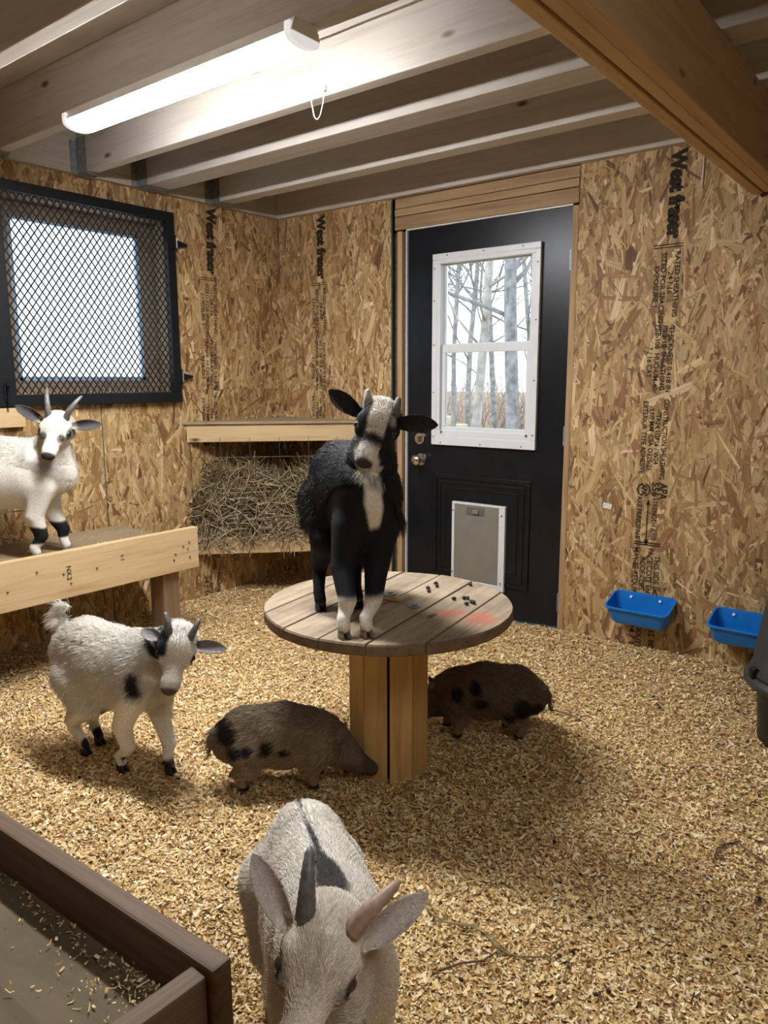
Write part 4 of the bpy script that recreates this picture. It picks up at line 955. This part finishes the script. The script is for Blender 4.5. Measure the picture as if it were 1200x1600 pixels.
def coat(name, parent, V, F, colfn, lenfn, combfn, n, seed, r0=.00055, lift=.35, weight=None, stray=.22, fmat=None):
    rng = np.random.default_rng(seed)
    tri = np.concatenate([F[:, [0, 1, 2]], F[:, [0, 2, 3]]]); A, B, C_ = V[tri[:, 0]], V[tri[:, 1]], V[tri[:, 2]]
    nr = np.cross(B-A, C_-A); ar = np.linalg.norm(nr, axis=1); vn = np.zeros_like(V)
    for k in range(3): np.add.at(vn, tri[:, k], nr)
    vn /= np.linalg.norm(vn, axis=1)[:, None]+1e-12
    w_ = ar.copy()
    if weight is not None: w_ *= weight((A+B+C_)/3)
    t = rng.choice(len(tri), n, p=w_/w_.sum()); u = rng.random((n, 2)); s = u.sum(1) > 1; u[s] = 1-u[s]
    P = A[t]+(B[t]-A[t])*u[:, :1]+(C_[t]-A[t])*u[:, 1:]; nn = vn[tri[t, 0]]*(1-u.sum(1))[:, None]+vn[tri[t, 1]]*u[:, :1]+vn[tri[t, 2]]*u[:, 1:]; nn /= np.linalg.norm(nn, axis=1)[:, None]
    L_ = lenfn(P)*rng.uniform(.65, 1.2, n); keep = L_ > .0012; P, nn, L_ = P[keep], nn[keep], L_[keep]; n = len(P)
    cb = combfn(P, nn); cb = cb-(np.sum(cb*nn, 1))[:, None]*nn; cb /= np.linalg.norm(cb, axis=1)[:, None]+1e-9
    cl = noise3(P, 60, seed)[:, None]*.25*np.cross(nn, cb)
    d0 = nn*lift+cb+cl+rng.normal(0, stray, (n, 3)); d0 /= np.linalg.norm(d0, axis=1)[:, None]
    d1 = nn*lift*.35+cb+cl+rng.normal(0, stray*.7, (n, 3)); d1 /= np.linalg.norm(d1, axis=1)[:, None]
    pts = np.stack([P-nn*.0008, P+d0*L_[:, None]*.4, P+d0*L_[:, None]*.4+d1*L_[:, None]*.35, P+d0*L_[:, None]*.4+d1*L_[:, None]*.35+(d1+np.array([0, 0, -.25]))*L_[:, None]*.25], 1)
    hc = bpy.data.hair_curves.new(name); hc.add_curves([4]*n)
    hc.attributes['position'].data.foreach_set('vector', pts.astype(np.float32).ravel())
    ra = hc.attributes.get('radius') or hc.attributes.new('radius', 'FLOAT', 'POINT'); ra.data.foreach_set('value', np.tile(np.array([1, .9, .65, .2], np.float32)*r0, n))
    ca = hc.attributes.new('Col', 'FLOAT_COLOR', 'CURVE'); c = np.ones((n, 4), np.float32); c[:, :3] = np.clip(colfn(P)*rng.uniform(.88, 1.1, (n, 1)), 0, 1); ca.data.foreach_set('color', c.ravel())
    o = bpy.data.objects.new(name, hc); COL.objects.link(o); hc.materials.append(fmat or FUR); o.parent = parent; return o
def unit(v): v = np.array(v, float); return v/np.linalg.norm(v)
def horn(parent, pts, r0, mat, B_, O, s):
    k = np.array(pts, float); t = np.linspace(0, len(k)-1, 22); p = np.stack([np.interp(t, np.arange(len(k)), k[:, i]) for i in range(3)], 1)
    for _ in range(8): p[1:-1] = (p[:-2]+2*p[1:-1]+p[2:])/4
    tt = np.linspace(0, 1, 22); rad = r0*(1-.58*tt**1.3)*(1+.045*np.sin(tt*52)); rad[-1] *= .25; rad[-2] *= .72
    p = O+s*(p@B_); V, F = sweep(p, rad*s, 12); return pydata('horn', V, F, mat, parent, smooth=True)
def hoof(parent, x, y, z, yaw, s, mat):
    bm = bmesh.new()
    for sd in (-1, 1):
        lo = []
        for zz, sc, sh in ((0, 1.0, .003), (.010, .97, .001), (.022, .82, -.003), (.034, .62, -.006)):
            ringv = []
            for k in range(12):
                a = 2*math.pi*k/12; px = .022*math.cos(a)*(1.15 if math.cos(a) > 0 else .85)*sc+sh; py = .0095*math.sin(a)*sc*(1-.25*max(0, math.cos(a)))+sd*.0098
                ringv.append(bm.verts.new((px*s, py*s, zz*s)))
            lo.append(ringv)
        for A_, B_ in zip(lo[:-1], lo[1:]):
            for k in range(12): bm.faces.new((A_[k], A_[(k+1) % 12], B_[(k+1) % 12], B_[k]))
        bm.faces.new(lo[0][::-1]); bm.faces.new(lo[-1])
    return bm_obj('hoof', bm, mat, parent, (x, y, z), (0, 0, yaw), True)
def eye(parent, O, B_, s, side, r=.0105, pos=(.050, .0410, .012), mat=None):
    p = O+s*(np.array([pos[0], side*pos[1], pos[2]])@B_)
    bm = bmesh.new(); add_sphere(bm, r*s, (0, 0, 0), (1, 1, 1), 20, 14); return bm_obj('eye', bm, mat or EYEM, parent, tuple(p), (0, 0, 0), True)
def head_basis(m, l):
    m = unit(m); l = np.array(l, float); l = unit(l-(l@m)*m); return np.stack([m, l, np.cross(m, l)])
def make_goat(label, loc, hd, spine, wf, neck, O, m, l, hs, feet, joints, ears, earn, horns, tail, colfn, furlen, comb, nfur, box, vox, hoofm, eyem=None, furr=.00055, earw=.030, legs=1.0, group=None, lift=.35, hoof_yaw=None, beard=None, stray=.22, W=1.2, jit=None, fmat=None):
    B_ = head_basis(m, l); O = np.array(O, float); wy = lambda q: (q[0], q[1]/W, q[2])
    ears = [(wy(b), wy(t)) for b, t in ears]; horns = [([wy(q) for q in hp], r, mt) for hp, r, mt in horns]; EARS[:] = ears
    Bi = B_.copy(); B_[1] *= W; Bi[1] /= W
    bd = Body(*box, vox)
    bd.chain(spine, .05, (1, wf, 1))
    bd.chain(neck, .045, (1, .9, 1))
    sx, sw, sz, hx, hwid, hz = joints
    for key, (fx, fy, fz) in feet.items():
        sd = -1 if key[1] == 'R' else 1; F3 = np.array([fx, fy, fz]); by = spine[len(spine)//2][1]
        if key[0] == 'F':
            S = np.array([sx, by+sd*sw, sz]); lerp = lambda t: S+(F3-S)*t
            pts = [(*S, .052*legs), (*(lerp(.38)+np.array([-.018, sd*.006, 0])), .0365*legs), (*(lerp(.66)+np.array([.012, 0, 0])), .0255*legs), (*(lerp(.74)+np.array([.004, 0, 0])), .0205*legs), (*(F3+np.array([-.008, 0, .050])), .0175*legs), (*(F3+np.array([.0, 0, .030])), .0190*legs)]
        else:
            S = np.array([hx, by+sd*hwid, hz]); lerp = lambda t: S+(F3-S)*t
            pts = [(*S, .078*legs), (*(lerp(.33)+np.array([.044, sd*.006, 0])), .052*legs), (*(lerp(.60)+np.array([-.036, 0, .0])), .0275*legs), (*(lerp(.68)+np.array([-.040, 0, .0])), .0225*legs), (*(F3+np.array([-.016, 0, .052])), .0175*legs), (*(F3+np.array([-.002, 0, .030])), .0190*legs)]
        bd.chain(pts, .028)
    bd.chain(tail, .012)
    bd.frame(O, Bi, hs)
    A = bd.add
    bd.begin()
    A((-.014, 0, .004), (.026, 0, .012), .046, .042, .02)
    for s_ in (-1, 1):
        A((.034, s_*.024, .016), (.060, s_*.029, .008), .024, .0165, .012); A((.012, s_*.022, -.020), (.058, s_*.015, -.026), .030, .019, .014)
    A((.040, 0, .002), (.126, 0, -.012), .036, .0215, .014, (1, .88, 1)); A((.122, 0, -.011), (.146, 0, -.017), .0215, .0195, .008, (1, 1.12, .92))
    A((.008, 0, -.030), (.118, 0, -.038), .031, .0150, .012, (1, .85, 1)); A((-.012, 0, .030), (.014, 0, .036), .024, .021, .014, (1, 1.3, 1))
    bd.end(.018)
    if beard: bd.chain(beard, .01)
    bd.frame()
    V, F = bd.mesh()
    V, F = join(V, F, [ear_loft(O+hs*(np.array(b)@B_), O+hs*(np.array(t)@B_), nn, earw*hs) for (b, t), nn in zip(ears, earn)])
    me = fast_mesh('goat', V, F); H = lambda P: ((P-O)@Bi.T)/hs
    cf = lambda P: colfn(P, H(P)); col_attr(me, cf(V), 'POINT')
    o = link('goat', me, SKIN, None, loc, (0, 0, R(hd)), True); tag(o, label, 'goat', group)
    for s_ in (-1, 1): eye(o, O, B_, hs, s_, mat=eyem)
    for hp, r0, mt in horns: horn(o, hp, r0, mt, B_, O, hs)
    for key, (fx, fy, fz) in feet.items(): hoof(o, fx, fy, fz, (hoof_yaw or {}).get(key, 0.0), .95*legs, hoofm[key] if isinstance(hoofm, dict) else hoofm)
    # short hair on face, ears and feet; none on nose and eyes
    def lf(P):
        h = H(P); L_ = furlen(P, h); face = (h[:, 0] > -.045) & (np.abs(h[:, 1]) < .075) & (np.abs(h[:, 2]) < .075)
        L_ = np.where(face, np.minimum(L_, .007+.010*sm(-h[:, 0], -.02, .03)), L_); L_ = np.where(face & (h[:, 0] > .10), .0035, L_); L_ = np.where(h[:, 0] > .146, 0, np.where(face & (h[:, 0] > .135) & (np.abs(h[:, 1]) < .016), 0, L_))
        for s_ in (-1, 1): L_ = np.where(np.linalg.norm(h-np.array([.052, s_*.0445, .012]), axis=1) < .0165, 0, L_)
        L_ = np.where(ear_mask(h) > .3, .003, L_)
        return L_
    def cm(P, nn):
        h = H(P); c = comb(P, nn); face = (np.linalg.norm(h*np.array([1, 1, 1]), axis=1) < .15) & (h[:, 0] > -.05) & (np.abs(h[:, 1]) < .07); d = -B_[0]*1.0-B_[2]*.25
        return np.where(face[:, None], d[None], c)
    def wt(P): return 1+1.6*((np.linalg.norm(H(P), axis=1) < .2))
    coat('coat', o, V, F, jit(cf) if jit else cf, lf, cm, nfur, 3, furr, lift, wt, stray, fmat)
    return o, O, B_
cam_local = lambda loc, hd, p: None
WHT = (.74, .70, .63); CRM = (.74, .665, .55); BLK = (.012, .0125, .015); DGR = (.060, .055, .052); NOSE = (.035, .028, .028)
def backcomb(P, nn): return np.stack([-np.ones(len(P)), np.zeros(len(P)), -.35-.5*np.clip(1-np.abs(nn[:, 2]), 0, 1)], 1)
def downcomb(P, nn): return np.stack([-.55*np.ones(len(P)), np.zeros(len(P)), -.25-1.3*np.clip(1-np.abs(nn[:, 2]), 0, 1)], 1)

EARS = []
def ear_mask(h):
    m = np.zeros(len(h))
    for b, t in EARS:
        b, t = np.array(b), np.array(t); L_ = np.linalg.norm(t-b); a = (t-b)/L_; u = (h-b)@a/L_; d = np.linalg.norm(h-b-np.outer(np.clip(u, 0, 1)*L_, a), axis=1)
        m = np.maximum(m, sm(u, .05, .22)*(1-sm(d, .034, .038)))
    return m
def face_base(c, h, P, nose=NOSE, inner=None, mouth=True):
    near = 1-sm(np.linalg.norm(h-np.array([.14, 0, -.02]), axis=1), .045, .06)
    # nose tip, nostrils, mouth line, eye rims: marks that belong to the animal
    c = lay(c, nose, near*sm(h[:, 0], .142, .152)*sm(h[:, 2], -.036, -.026))
    c = lay(c, (.02, .015, .015), (1-sm(np.abs(h[:, 2]+.034-.1*(h[:, 0]-.12)), .0015, .004))*sm(h[:, 0], .085, .10)*.8*near)
    for s_ in (-1, 1):
        d = np.linalg.norm((h-np.array([.054, s_*.045, .011]))*np.array([.8, 1, 1.15]), axis=1); c = lay(c, (.02, .018, .017), 1-sm(d, .0125, .019))
        d = np.linalg.norm((h-np.array([.152, s_*.0095, -.010])), axis=1); c = lay(c, (.008, .006, .006), 1-sm(d, .003, .0065))
    return c

# --- white goat with black knee bands on the raised platform
def colA(P, h):
    n = noise3(P, 40, 1)*.5; c = np.tile(WHT, (len(P), 1)); hd_ = np.linalg.norm(h*np.array([.75, 1, 1]), axis=1)
    face = (1-sm(hd_, .10, .13)); c = lay(c, CRM, face*.35)
    for s_ in (-1, 1):
        d = np.linalg.norm((h-np.array([.052, s_*.052, .002]))*np.array([.75, 1, .8]), axis=1); c = lay(c, DGR, (1-sm(d+.012*n, .016, .032))*.9)
        d = np.linalg.norm((h-np.array([.080, s_*.026, .014]))*np.array([.55, 1, 1]), axis=1); c = lay(c, DGR, (1-sm(d+.008*n, .008, .017))*.85)
        d = np.linalg.norm((h-np.array([.02, s_*.055, -.005]))*np.array([.6, 1, .5]), axis=1); c = lay(c, (.22, .20, .18), (1-sm(d+.012*n, .010, .024))*.7)
    c = lay(c, (.24, .215, .20), sm(h[:, 0], .095, .135)*(1-sm(hd_, .13, .17))*.55*sm(-h[:, 2]+n*.01, -.01, .02)); 
    ear = ear_mask(h); c = lay(c, (.075, .068, .065), ear)
    band = sm(P[:, 2]+.006*n, .060, .070)*(1-sm(P[:, 2]+.010*n, .128, .140))*sm(P[:, 0], .0, .03); c = lay(c, BLK, band)
    return face_base(c, h, P)
locA, hdA = (.286, -1.825, .505), 50
spA = [(-.200, .010, .372, .105), (-.14, .012, .380, .126), (-.04, .014, .350, .146), (.05, .014, .345, .146), (.13, .012, .365, .112), (.160, .010, .345, .090)]
nkA = [(.125, .010, .395, .090), (.160, .0, .455, .068), (.185, -.015, .515, .050), (.192, -.020, .535, .044)]
make_goat('white goat with black knee bands standing on the raised platform by the window', locA, hdA, spA, .76, nkA, (.197, -.035, .538), (-0.131, -0.789, -0.6), (0.968, -0.129, -0.215), 1.06,
          {'FL': (.175, .055, 0), 'FR': (.085, -.075, 0), 'HL': (-.15, .070, 0), 'HR': (-.20, -.065, 0)}, (.115, .062, .285, -.145, .060, .31),
          [((.0, -.052, .014), (-.055, -.168, .030)), ((.004, .052, .014), (-.010, .160, .034))], [(.34, -.94, .1), (.34, -.94, .25)],
          [([(0, -.030, .040), (-.020, -.036, .075), (-.055, -.046, .098), (-.100, -.055, .100)], .0125, HORNG), ([(0, .030, .040), (-.012, .042, .075), (-.035, .060, .098), (-.075, .078, .105)], .0125, HORNG)],
          [(-.28, .01, .42, .022), (-.315, .01, .47, .016), (-.32, .01, .50, .008)], colA, lambda P, h: np.full(len(P), .013), backcomb, 42000,
          ((-.40, -.28, -.005), (.36, .24, .72)), .0058, HOOFG, earw=.023)

# --- black goat with the white blaze on the spool
def colB(P, h):
    n = noise3(P, 45, 2)*.5; c = np.tile(BLK, (len(P), 1)); 
    hd_ = np.linalg.norm(h*np.array([.75, 1, 1]), axis=1); face = 1-sm(hd_, .115, .135)
    bl = sm(.030+.012*n-.10*np.clip(h[:, 0]-.02, 0, 1)-np.abs(h[:, 1]-.004)*(1-.25*sm(-h[:, 0], -.01, .02)), 0, .009)*sm(h[:, 2], .0, .015)*(1-sm(h[:, 0]+.01*n, .070, .088))*sm(h[:, 0], -.055, -.03)
    c = lay(c, (.72, .665, .57), bl*face)
    ch = sm(h[:, 0]+.008*n, .094, .112)*(1-sm(np.linalg.norm(h-np.array([.125, 0, -.015]), axis=1), .042, .054)); c = lay(c, (.42, .38, .33), ch*.9)
    c = lay(c, (.75, .71, .63), sm(h[:, 0]+.006*n, .085, .10)*(1-sm(h[:, 2], -.050, -.036))*(1-sm(np.linalg.norm(h-np.array([.115, 0, -.04]), axis=1), .032, .045)))
    for s_ in (-1, 1):
        d = np.linalg.norm((h-np.array([.030, s_*.036, .038]))*np.array([.7, 1.2, 1]), axis=1); c = lay(c, (.5, .46, .40), (1-sm(d+.008*n, .006, .014))*(.75 if s_ > 0 else .0))
    ear = ear_mask(h); c = lay(c, (.028, .024, .023), ear)
    # white bib, feet and a patch on the flank
    bx = P[:, 0]; bib = sm(.030+.010*n-np.abs(P[:, 1]-.020+.10*(P[:, 2]-.36))*(1+.8*sm(-P[:, 2], -.36, -.26)), 0, .012)*sm(bx, .06, .085)*sm(P[:, 2]+.02*n, .270, .300)*(1-sm(P[:, 2], .50, .53)); c = lay(c, (.74, .69, .59), bib)
    ft = (1-sm(P[:, 2]+.012*n, .095, .118))*sm(bx, .05, .08); c = lay(c, (.75, .71, .62), ft)
    c = lay(c, (.5, .46, .4), (1-sm(P[:, 2]+.006*n, .012, .03))*(1-sm(bx, -.02, 0))*.5)
    d = np.linalg.norm((P-np.array([-.195, -.085, .250]))*np.array([.9, .6, .75]), axis=1); c = lay(c, (.66, .62, .56), 1-sm(d+.012*n, .022, .046))
    return face_base(c, h, P, (.045, .040, .038))
locB, hdB = (1.980, -1.666, .533), -32
spB = [(-.225, .012, .385, .088), (-.165, .014, .395, .108), (-.06, .022, .362, .126), (.018, .026, .355, .118), (.052, .030, .362, .088)]
nkB = [(.035, .030, .400, .085), (.052, .038, .470, .067), (.066, .044, .540, .053), (.082, .048, .585, .045)]
make_goat('black goat with a white blaze and bib standing on the wooden spool table', locB, hdB, spB, .80, nkB, (.092, .050, .584), (.588, -.497, -.638), (.448, .857, -.255), .99,
          {'FL': (.172, -.018, 0), 'FR': (.158, -.078, 0), 'HL': (-.10, .045, 0), 'HR': (-.107, -.072, 0)}, (.055, .050, .285, -.165, .055, .33),
          [((.008, -.052, .012), (-.030, -.160, .030)), ((.006, .052, .010), (-.008, .160, .034))], [(.94, -.33, -.1), (.94, -.33, .25)],
          [([(-.004, -.036, .028), (-.018, -.043, .052), (-.038, -.050, .066)], .0155, HORNW), ([(-.004, .036, .028), (-.018, .040, .052), (-.040, .038, .066)], .0155, HORNG)],
          [(-.275, .012, .42, .022), (-.315, .012, .45, .018), (-.33, .012, .43, .008)], colB, lambda P, h: .024+.022*sm(-P[:, 2], -.42, -.26)*sm(P[:, 2], .13, .20)-.006*(1-sm(P[:, 2], .06, .12)), downcomb, 70000,
          ((-.38, -.20, -.005), (.28, .30, .74)), .0058, {'FL': HOOFG, 'FR': HOOFG, 'HL': HOOFB, 'HR': HOOFB}, furr=.00062, legs=.98, stray=.26, earw=.027, lift=.5, W=1.18, fmat=FURB, jit=lambda f: (lambda P: f(P)*RNG.choice([.6, 1, 1.3, 2.2], (len(P), 1), p=[.3, .35, .25, .10])))

# --- white goat with a black cheek on the floor
def colC(P, h):
    n = noise3(P, 42, 3)*.5; c = np.tile(WHT, (len(P), 1)); hd_ = np.linalg.norm(h*np.array([.75, 1, 1]), axis=1)
    ck = sm(-h[:, 1]+.008*n, .019, .028)*sm(h[:, 0]+.01*n, -.055, -.04)*(1-sm(h[:, 0]+.008*n+.5*np.clip(-h[:, 2]-.02, 0, 1), .058, .070))*(1-sm(hd_, .11, .125))*sm(h[:, 2], -.07, -.055); c = lay(c, BLK, ck)
    d = np.linalg.norm((h-np.array([.07, -.040, -.040]))*np.array([.45, 1, 1]), axis=1); c = lay(c, BLK, (1-sm(d+.006*n, .008, .014)))
    c = lay(c, BLK, sm(h[:, 1]+.010*n, .044, .052)*sm(h[:, 0], -.04, -.02)*(1-sm(h[:, 0], .01, .03))*(1-sm(hd_, .08, .10))*.9)
    ear = ear_mask(h); c = lay(c, (.26, .24, .23), ear)
    d = np.linalg.norm((P-np.array([.155, -.098, .318]))*np.array([1.2, .6, .62]), axis=1); c = lay(c, (.022, .020, .022), 1-sm(d+.012*n, .018, .036))
    for (x, y, z, r_) in ((.068, -.070, .108, .026), (.085, -.085, .045, .020), (.07, -.045, .04, .018), (-.125, -.05, .036, .028), (.20, -.012, .034, .030), (-.15, .02, .04, .026), (-.13, .03, .13, .02)):
        d = np.linalg.norm(P-np.array([x, y, z]), axis=1); c = lay(c, (.02, .019, .02), 1-sm(d+.008*n, r_*.62, r_))
    c = lay(c, (.35, .25, .23), sm(h[:, 0], .125, .14)*(1-sm(hd_, .15, .18))*.5)
    return face_base(c, h, P, (.10, .065, .062))
locC, hdC = (1.27, -2.0, 0), 10
spC = [(-.185, -.012, .335, .092), (-.13, -.012, .345, .112), (-.03, -.010, .315, .130), (.06, -.008, .314, .126), (.125, -.004, .324, .098), (.148, .0, .312, .082)]
nkC = [(.115, .0, .350, .088), (.175, -.002, .398, .064), (.225, -.010, .430, .050), (.255, -.014, .446, .043)]
make_goat('white goat with one black cheek and short horns standing on the floor shavings', locC, hdC, spC, .80, nkC, (.275, -.021, .451), (.305, -.601, -.738), (.707, .663, -.248), .98,
          {'FL': (.205, -.012, .0), 'FR': (.058, -.072, .0), 'HL': (-.15, .022, .0), 'HR': (-.135, -.050, .0)}, (.115, .058, .255, -.145, .058, .275),
          [((.008, -.050, .004), (-.036, -.112, -.030)), ((.012, .050, .012), (.016, .146, .040))], [(.9, -.3, .1), (.3, -.7, .5)],
          [([(0, -.029, .036), (-.014, -.036, .056), (-.038, -.047, .068), (-.060, -.056, .070)], .0128, HORNG), ([(.002, .030, .040), (-.012, .036, .060), (-.032, .042, .074), (-.050, .047, .078)], .0128, HORNG)],
          [(-.245, -.012, .395, .018), (-.275, -.010, .445, .016), (-.258, -.006, .478, .014), (-.222, -.004, .486, .007)], colC, lambda P, h: .023-.012*(1-sm(P[:, 2], .09, .16))+.022*sm(-P[:, 0], .235, .255)*sm(P[:, 2], .39, .42), backcomb, 52000,
          ((-.36, -.26, -.005), (.46, .24, .62)), .0058, HOOFB, furr=.0006, legs=.86, stray=.30, earw=.023)

# --- big white horned goat in front of the camera
def colD(P, h):
    n = noise3(P, 40, 5)*.5; c = np.tile((.76, .71, .63), (len(P), 1)); hd_ = np.linalg.norm(h*np.array([.75, 1, 1]), axis=1)
    c = lay(c, (.78, .69, .55), (1-sm(hd_, .09, .14))*.5)
    n2 = noise3(P*np.array([.25, 1.6, 1]), 120, 9)*.5; wd = .0075+.029*sm(P[:, 0], -.02, .13)-.006*sm(P[:, 0], .15, .18); st = sm(wd+.009*n2-np.abs(P[:, 1]-.004+.02*sm(P[:, 0], .1, .2)), 0, .007+.013*sm(P[:, 0], .03, .13))*sm(P[:, 2], .36, .40)*(1-sm(P[:, 0]+.01*n, .155, .185)); c = lay(c, (.022, .022, .024), st*.95)
    ear = ear_mask(h); c = lay(c, (.52, .44, .40), ear*.75)
    tipn = sm(np.linalg.norm(h, axis=1), .125, .155)*ear; c = lay(c, (.30, .27, .255), tipn)
    for s_ in (-1, 1):
        d = np.linalg.norm((h-np.array([.058, s_*.046, .008]))*np.array([.62, 1, 1]), axis=1); c = lay(c, (.20, .16, .13), (1-sm(d+.006*n, .014, .030))*.7)
    c = lay(c, (.55, .36, .32), sm(h[:, 0], .105, .14)*(1-sm(hd_, .16, .19))*.6)
    c = lay(c, (.50, .40, .30), (1-sm(np.abs(h[:, 1]+.004*np.sin(h[:, 0]*60)), .001, .006))*sm(h[:, 0], -.01, .03)*(1-sm(h[:, 0], .08, .11))*sm(h[:, 2], .01, .03)*.45)
    return face_base(c, h, P, (.30, .18, .17))
locD, hdD = (2.56, -2.45, 0), -35
spD = [(-.195, .012, .305, .095), (-.135, .012, .318, .116), (-.02, .008, .295, .144), (.06, .004, .302, .142), (.125, -.004, .330, .110), (.155, -.010, .325, .085)]
nkD = [(.12, -.004, .355, .088), (.165, -.012, .400, .068), (.205, -.024, .438, .052), (.220, -.028, .452, .046)]
make_goat('horned white goat with a dark stripe down its back, nearest the camera', locD, hdD, spD, .70, nkD, (.236, -.035, .466), (.763, -.458, -.456), (.387, .889, -.244), 1.0,
          {'FL': (.155, .062, 0), 'FR': (.135, -.070, 0), 'HL': (-.165, .062, 0), 'HR': (-.150, -.060, 0)}, (.115, .050, .280, -.150, .045, .280),
          [((.006, -.052, .012), (-.058, -.130, .050)), ((.0, .052, .014), (-.074, .124, .056))], [(.77, -.16, .3), (.77, -.16, .62)],
          [([(0, -.032, .040), (-.018, -.038, .064), (-.045, -.046, .080), (-.075, -.052, .086)], .0145, HORNG), ([(0, .032, .042), (-.018, .044, .064), (-.042, .062, .074), (-.070, .080, .076)], .0140, HORNP)],
          [(-.262, .012, .325, .022), (-.290, .012, .285, .018), (-.300, .012, .23, .010)], colD, lambda P, h: np.full(len(P), .012), backcomb, 95000,
          ((-.34, -.22, -.005), (.40, .24, .60)), .0052, HOOFG, eyem=EYEG, furr=.00042, earw=.021, stray=.16, W=1.13)

# --- pigs
def make_pig(label, loc, hd, colfn, hdown, seed, nfur=22000, s=1.0, feet=None):
    bd = Body((-.30, -.14, -.005), (.30, .14, .30), .0052)
    bd.chain([(-.175, 0, .140, .070), (-.135, 0, .152, .088), (-.03, 0, .150, .099), (.05, 0, .142, .088), (.085, 0, .136, .074)], .04, (1, .86, 1))
    Hx, Hz = hdown
    bd.chain([(.085, 0, .140, .070), (.120, 0, .128, .058), (.150, 0, Hz+.034, .047)], .022)
    bd.chain([(.150, 0, Hz+.028, .050), (.178, 0, Hz+.006, .038), (Hx-.012, 0, Hz-.028, .0235)], .014, (1, .9, 1)); bd.add((Hx-.014, 0, Hz-.030), (Hx, 0, Hz-.036), .0235, .0235, .006)
    bd.chain([(.148, 0, Hz+.004, .034), (.205, 0, Hz-.036, .015)], .012)
    for sd in (-1, 1): bd.add((.165, sd*.03, Hz+.012), (.185, sd*.026, Hz+.004), .020, .014, .014)
    feet = feet or {'FL': (.075, .042), 'FR': (.062, -.045), 'HL': (-.130, .045), 'HR': (-.150, -.045)}
    for k, (x, y) in feet.items():
        sd = -1 if k[1] == 'R' else 1
        if k[0] == 'F': p = [(.075, sd*.045, .115, .046), (x-.006, y, .062, .027), (x, y, .030, .0165), (x+.002, y, .018, .0165)]
        else: p = [(-.135, sd*.045, .120, .060), (-.120+(x+.13)*.5, sd*.05, .082, .038), (x-.012, y, .050, .020), (x-.004, y, .028, .0155), (x, y, .018, .016)]
        bd.chain(p, .022)
    bd.chain([(-.238, 0, .165, .010), (-.252, 0, .140, .0065), (-.256, .006, .105, .005), (-.262, .004, .082, .0035)], .012)
    V, F = bd.mesh(); V, F = join(V, F, [ear_loft((.140, sd*.036, Hz+.058), (.168, sd*.066, Hz+.088), (.75, .1*sd, -.35), .024, .0025, .5) for sd in (-1, 1)]); me = fast_mesh('pig', V, F); col_attr(me, colfn(V), 'POINT')
    o = link('pig', me, SKIN, None, loc, (0, 0, R(hd)), True); tag(o, label, 'pig')
    for sd in (-1, 1):
        bm = bmesh.new(); add_sphere(bm, .0062, (0, 0, 0), (1, 1, 1), 14, 10); bm_obj('eye', bm, EYEM, o, (.190, sd*.030, Hz+.014), (0, 0, 0), True)
    for k, (x, y) in feet.items(): hoof(o, x, y, 0, 0, .68, HOOFB)
    def lf(P): return np.where(P[:, 0] > Hx-.02, 0, np.where(P[:, 0] > .15, .007, np.where(P[:, 2] < .05, .005, .021)))
    coat('coat', o, V, F, lambda P: colfn(P)*RNG.choice([.55, .9, 1.25, 1.8], (len(P), 1), p=[.25, .35, .25, .15]), lf, lambda P, nn: np.stack([-np.ones(len(P)), np.zeros(len(P)), -.30-.3*(1-np.abs(nn[:, 2]))], 1), nfur, seed, .00048, .30, None, .20)
    return o
def pigcol(spots, seed, base=(.25, .19, .125)):
    def f(P):
        n = noise3(P, 55, seed)*.5; c = np.tile(base, (len(P), 1))*(1+.22*n[:, None]); c = lay(c, (.32, .225, .155), (1-sm(P[:, 2]+.01*n, .065, .105))*.7)
        c = lay(c, (.13, .09, .06), sm(P[:, 2]+.02*n, .175, .235)*.55)
        c = lay(c, (.10, .07, .055), sm(P[:, 0], .10, .16)*.6); c = lay(c, (.05, .036, .032), sm(P[:, 0], .205, .225)*.8)
        for (x, sd, z, rx, rz) in spots:
            d = np.sqrt(((P[:, 0]-x)/rx)**2+((P[:, 2]-z)/rz)**2)+.25*n; m = (1-sm(d, .75, 1.15))*(sm(P[:, 1]*sd, -.01, .02) if sd else 1.0); c = lay(c, (.012, .011, .010), m)
        return c
    return f
make_pig('spotted brown pig rooting with its snout at the foot of the spool', (1.812, -1.766, 0), 41,
         pigcol([(-.190, 0, .185, .036, .034), (-.165, -1, .140, .020, .018), (-.125, -1, .146, .018, .016), (-.068, -1, .148, .020, .024), (-.018, -1, .136, .018, .013)], 7), (.242, .068), 51, s=1)
make_pig('darker spotted pig behind the spool, its head hidden by the spool core', (2.085, -1.135, 0), 214,
         pigcol([(-.145, 1, .128, .034, .034), (-.195, 1, .115, .028, .026), (-.110, 1, .095, .022, .018), (-.01, 1, .140, .026, .018), (.01, 1, .190, .022, .026), (.07, 1, .165, .022, .026)], 8, (.15, .105, .066)), (.222, .085), 52,
         feet={'FL': (.060, .042), 'FR': (.095, -.042), 'HL': (-.150, .045), 'HR': (-.115, -.045)})
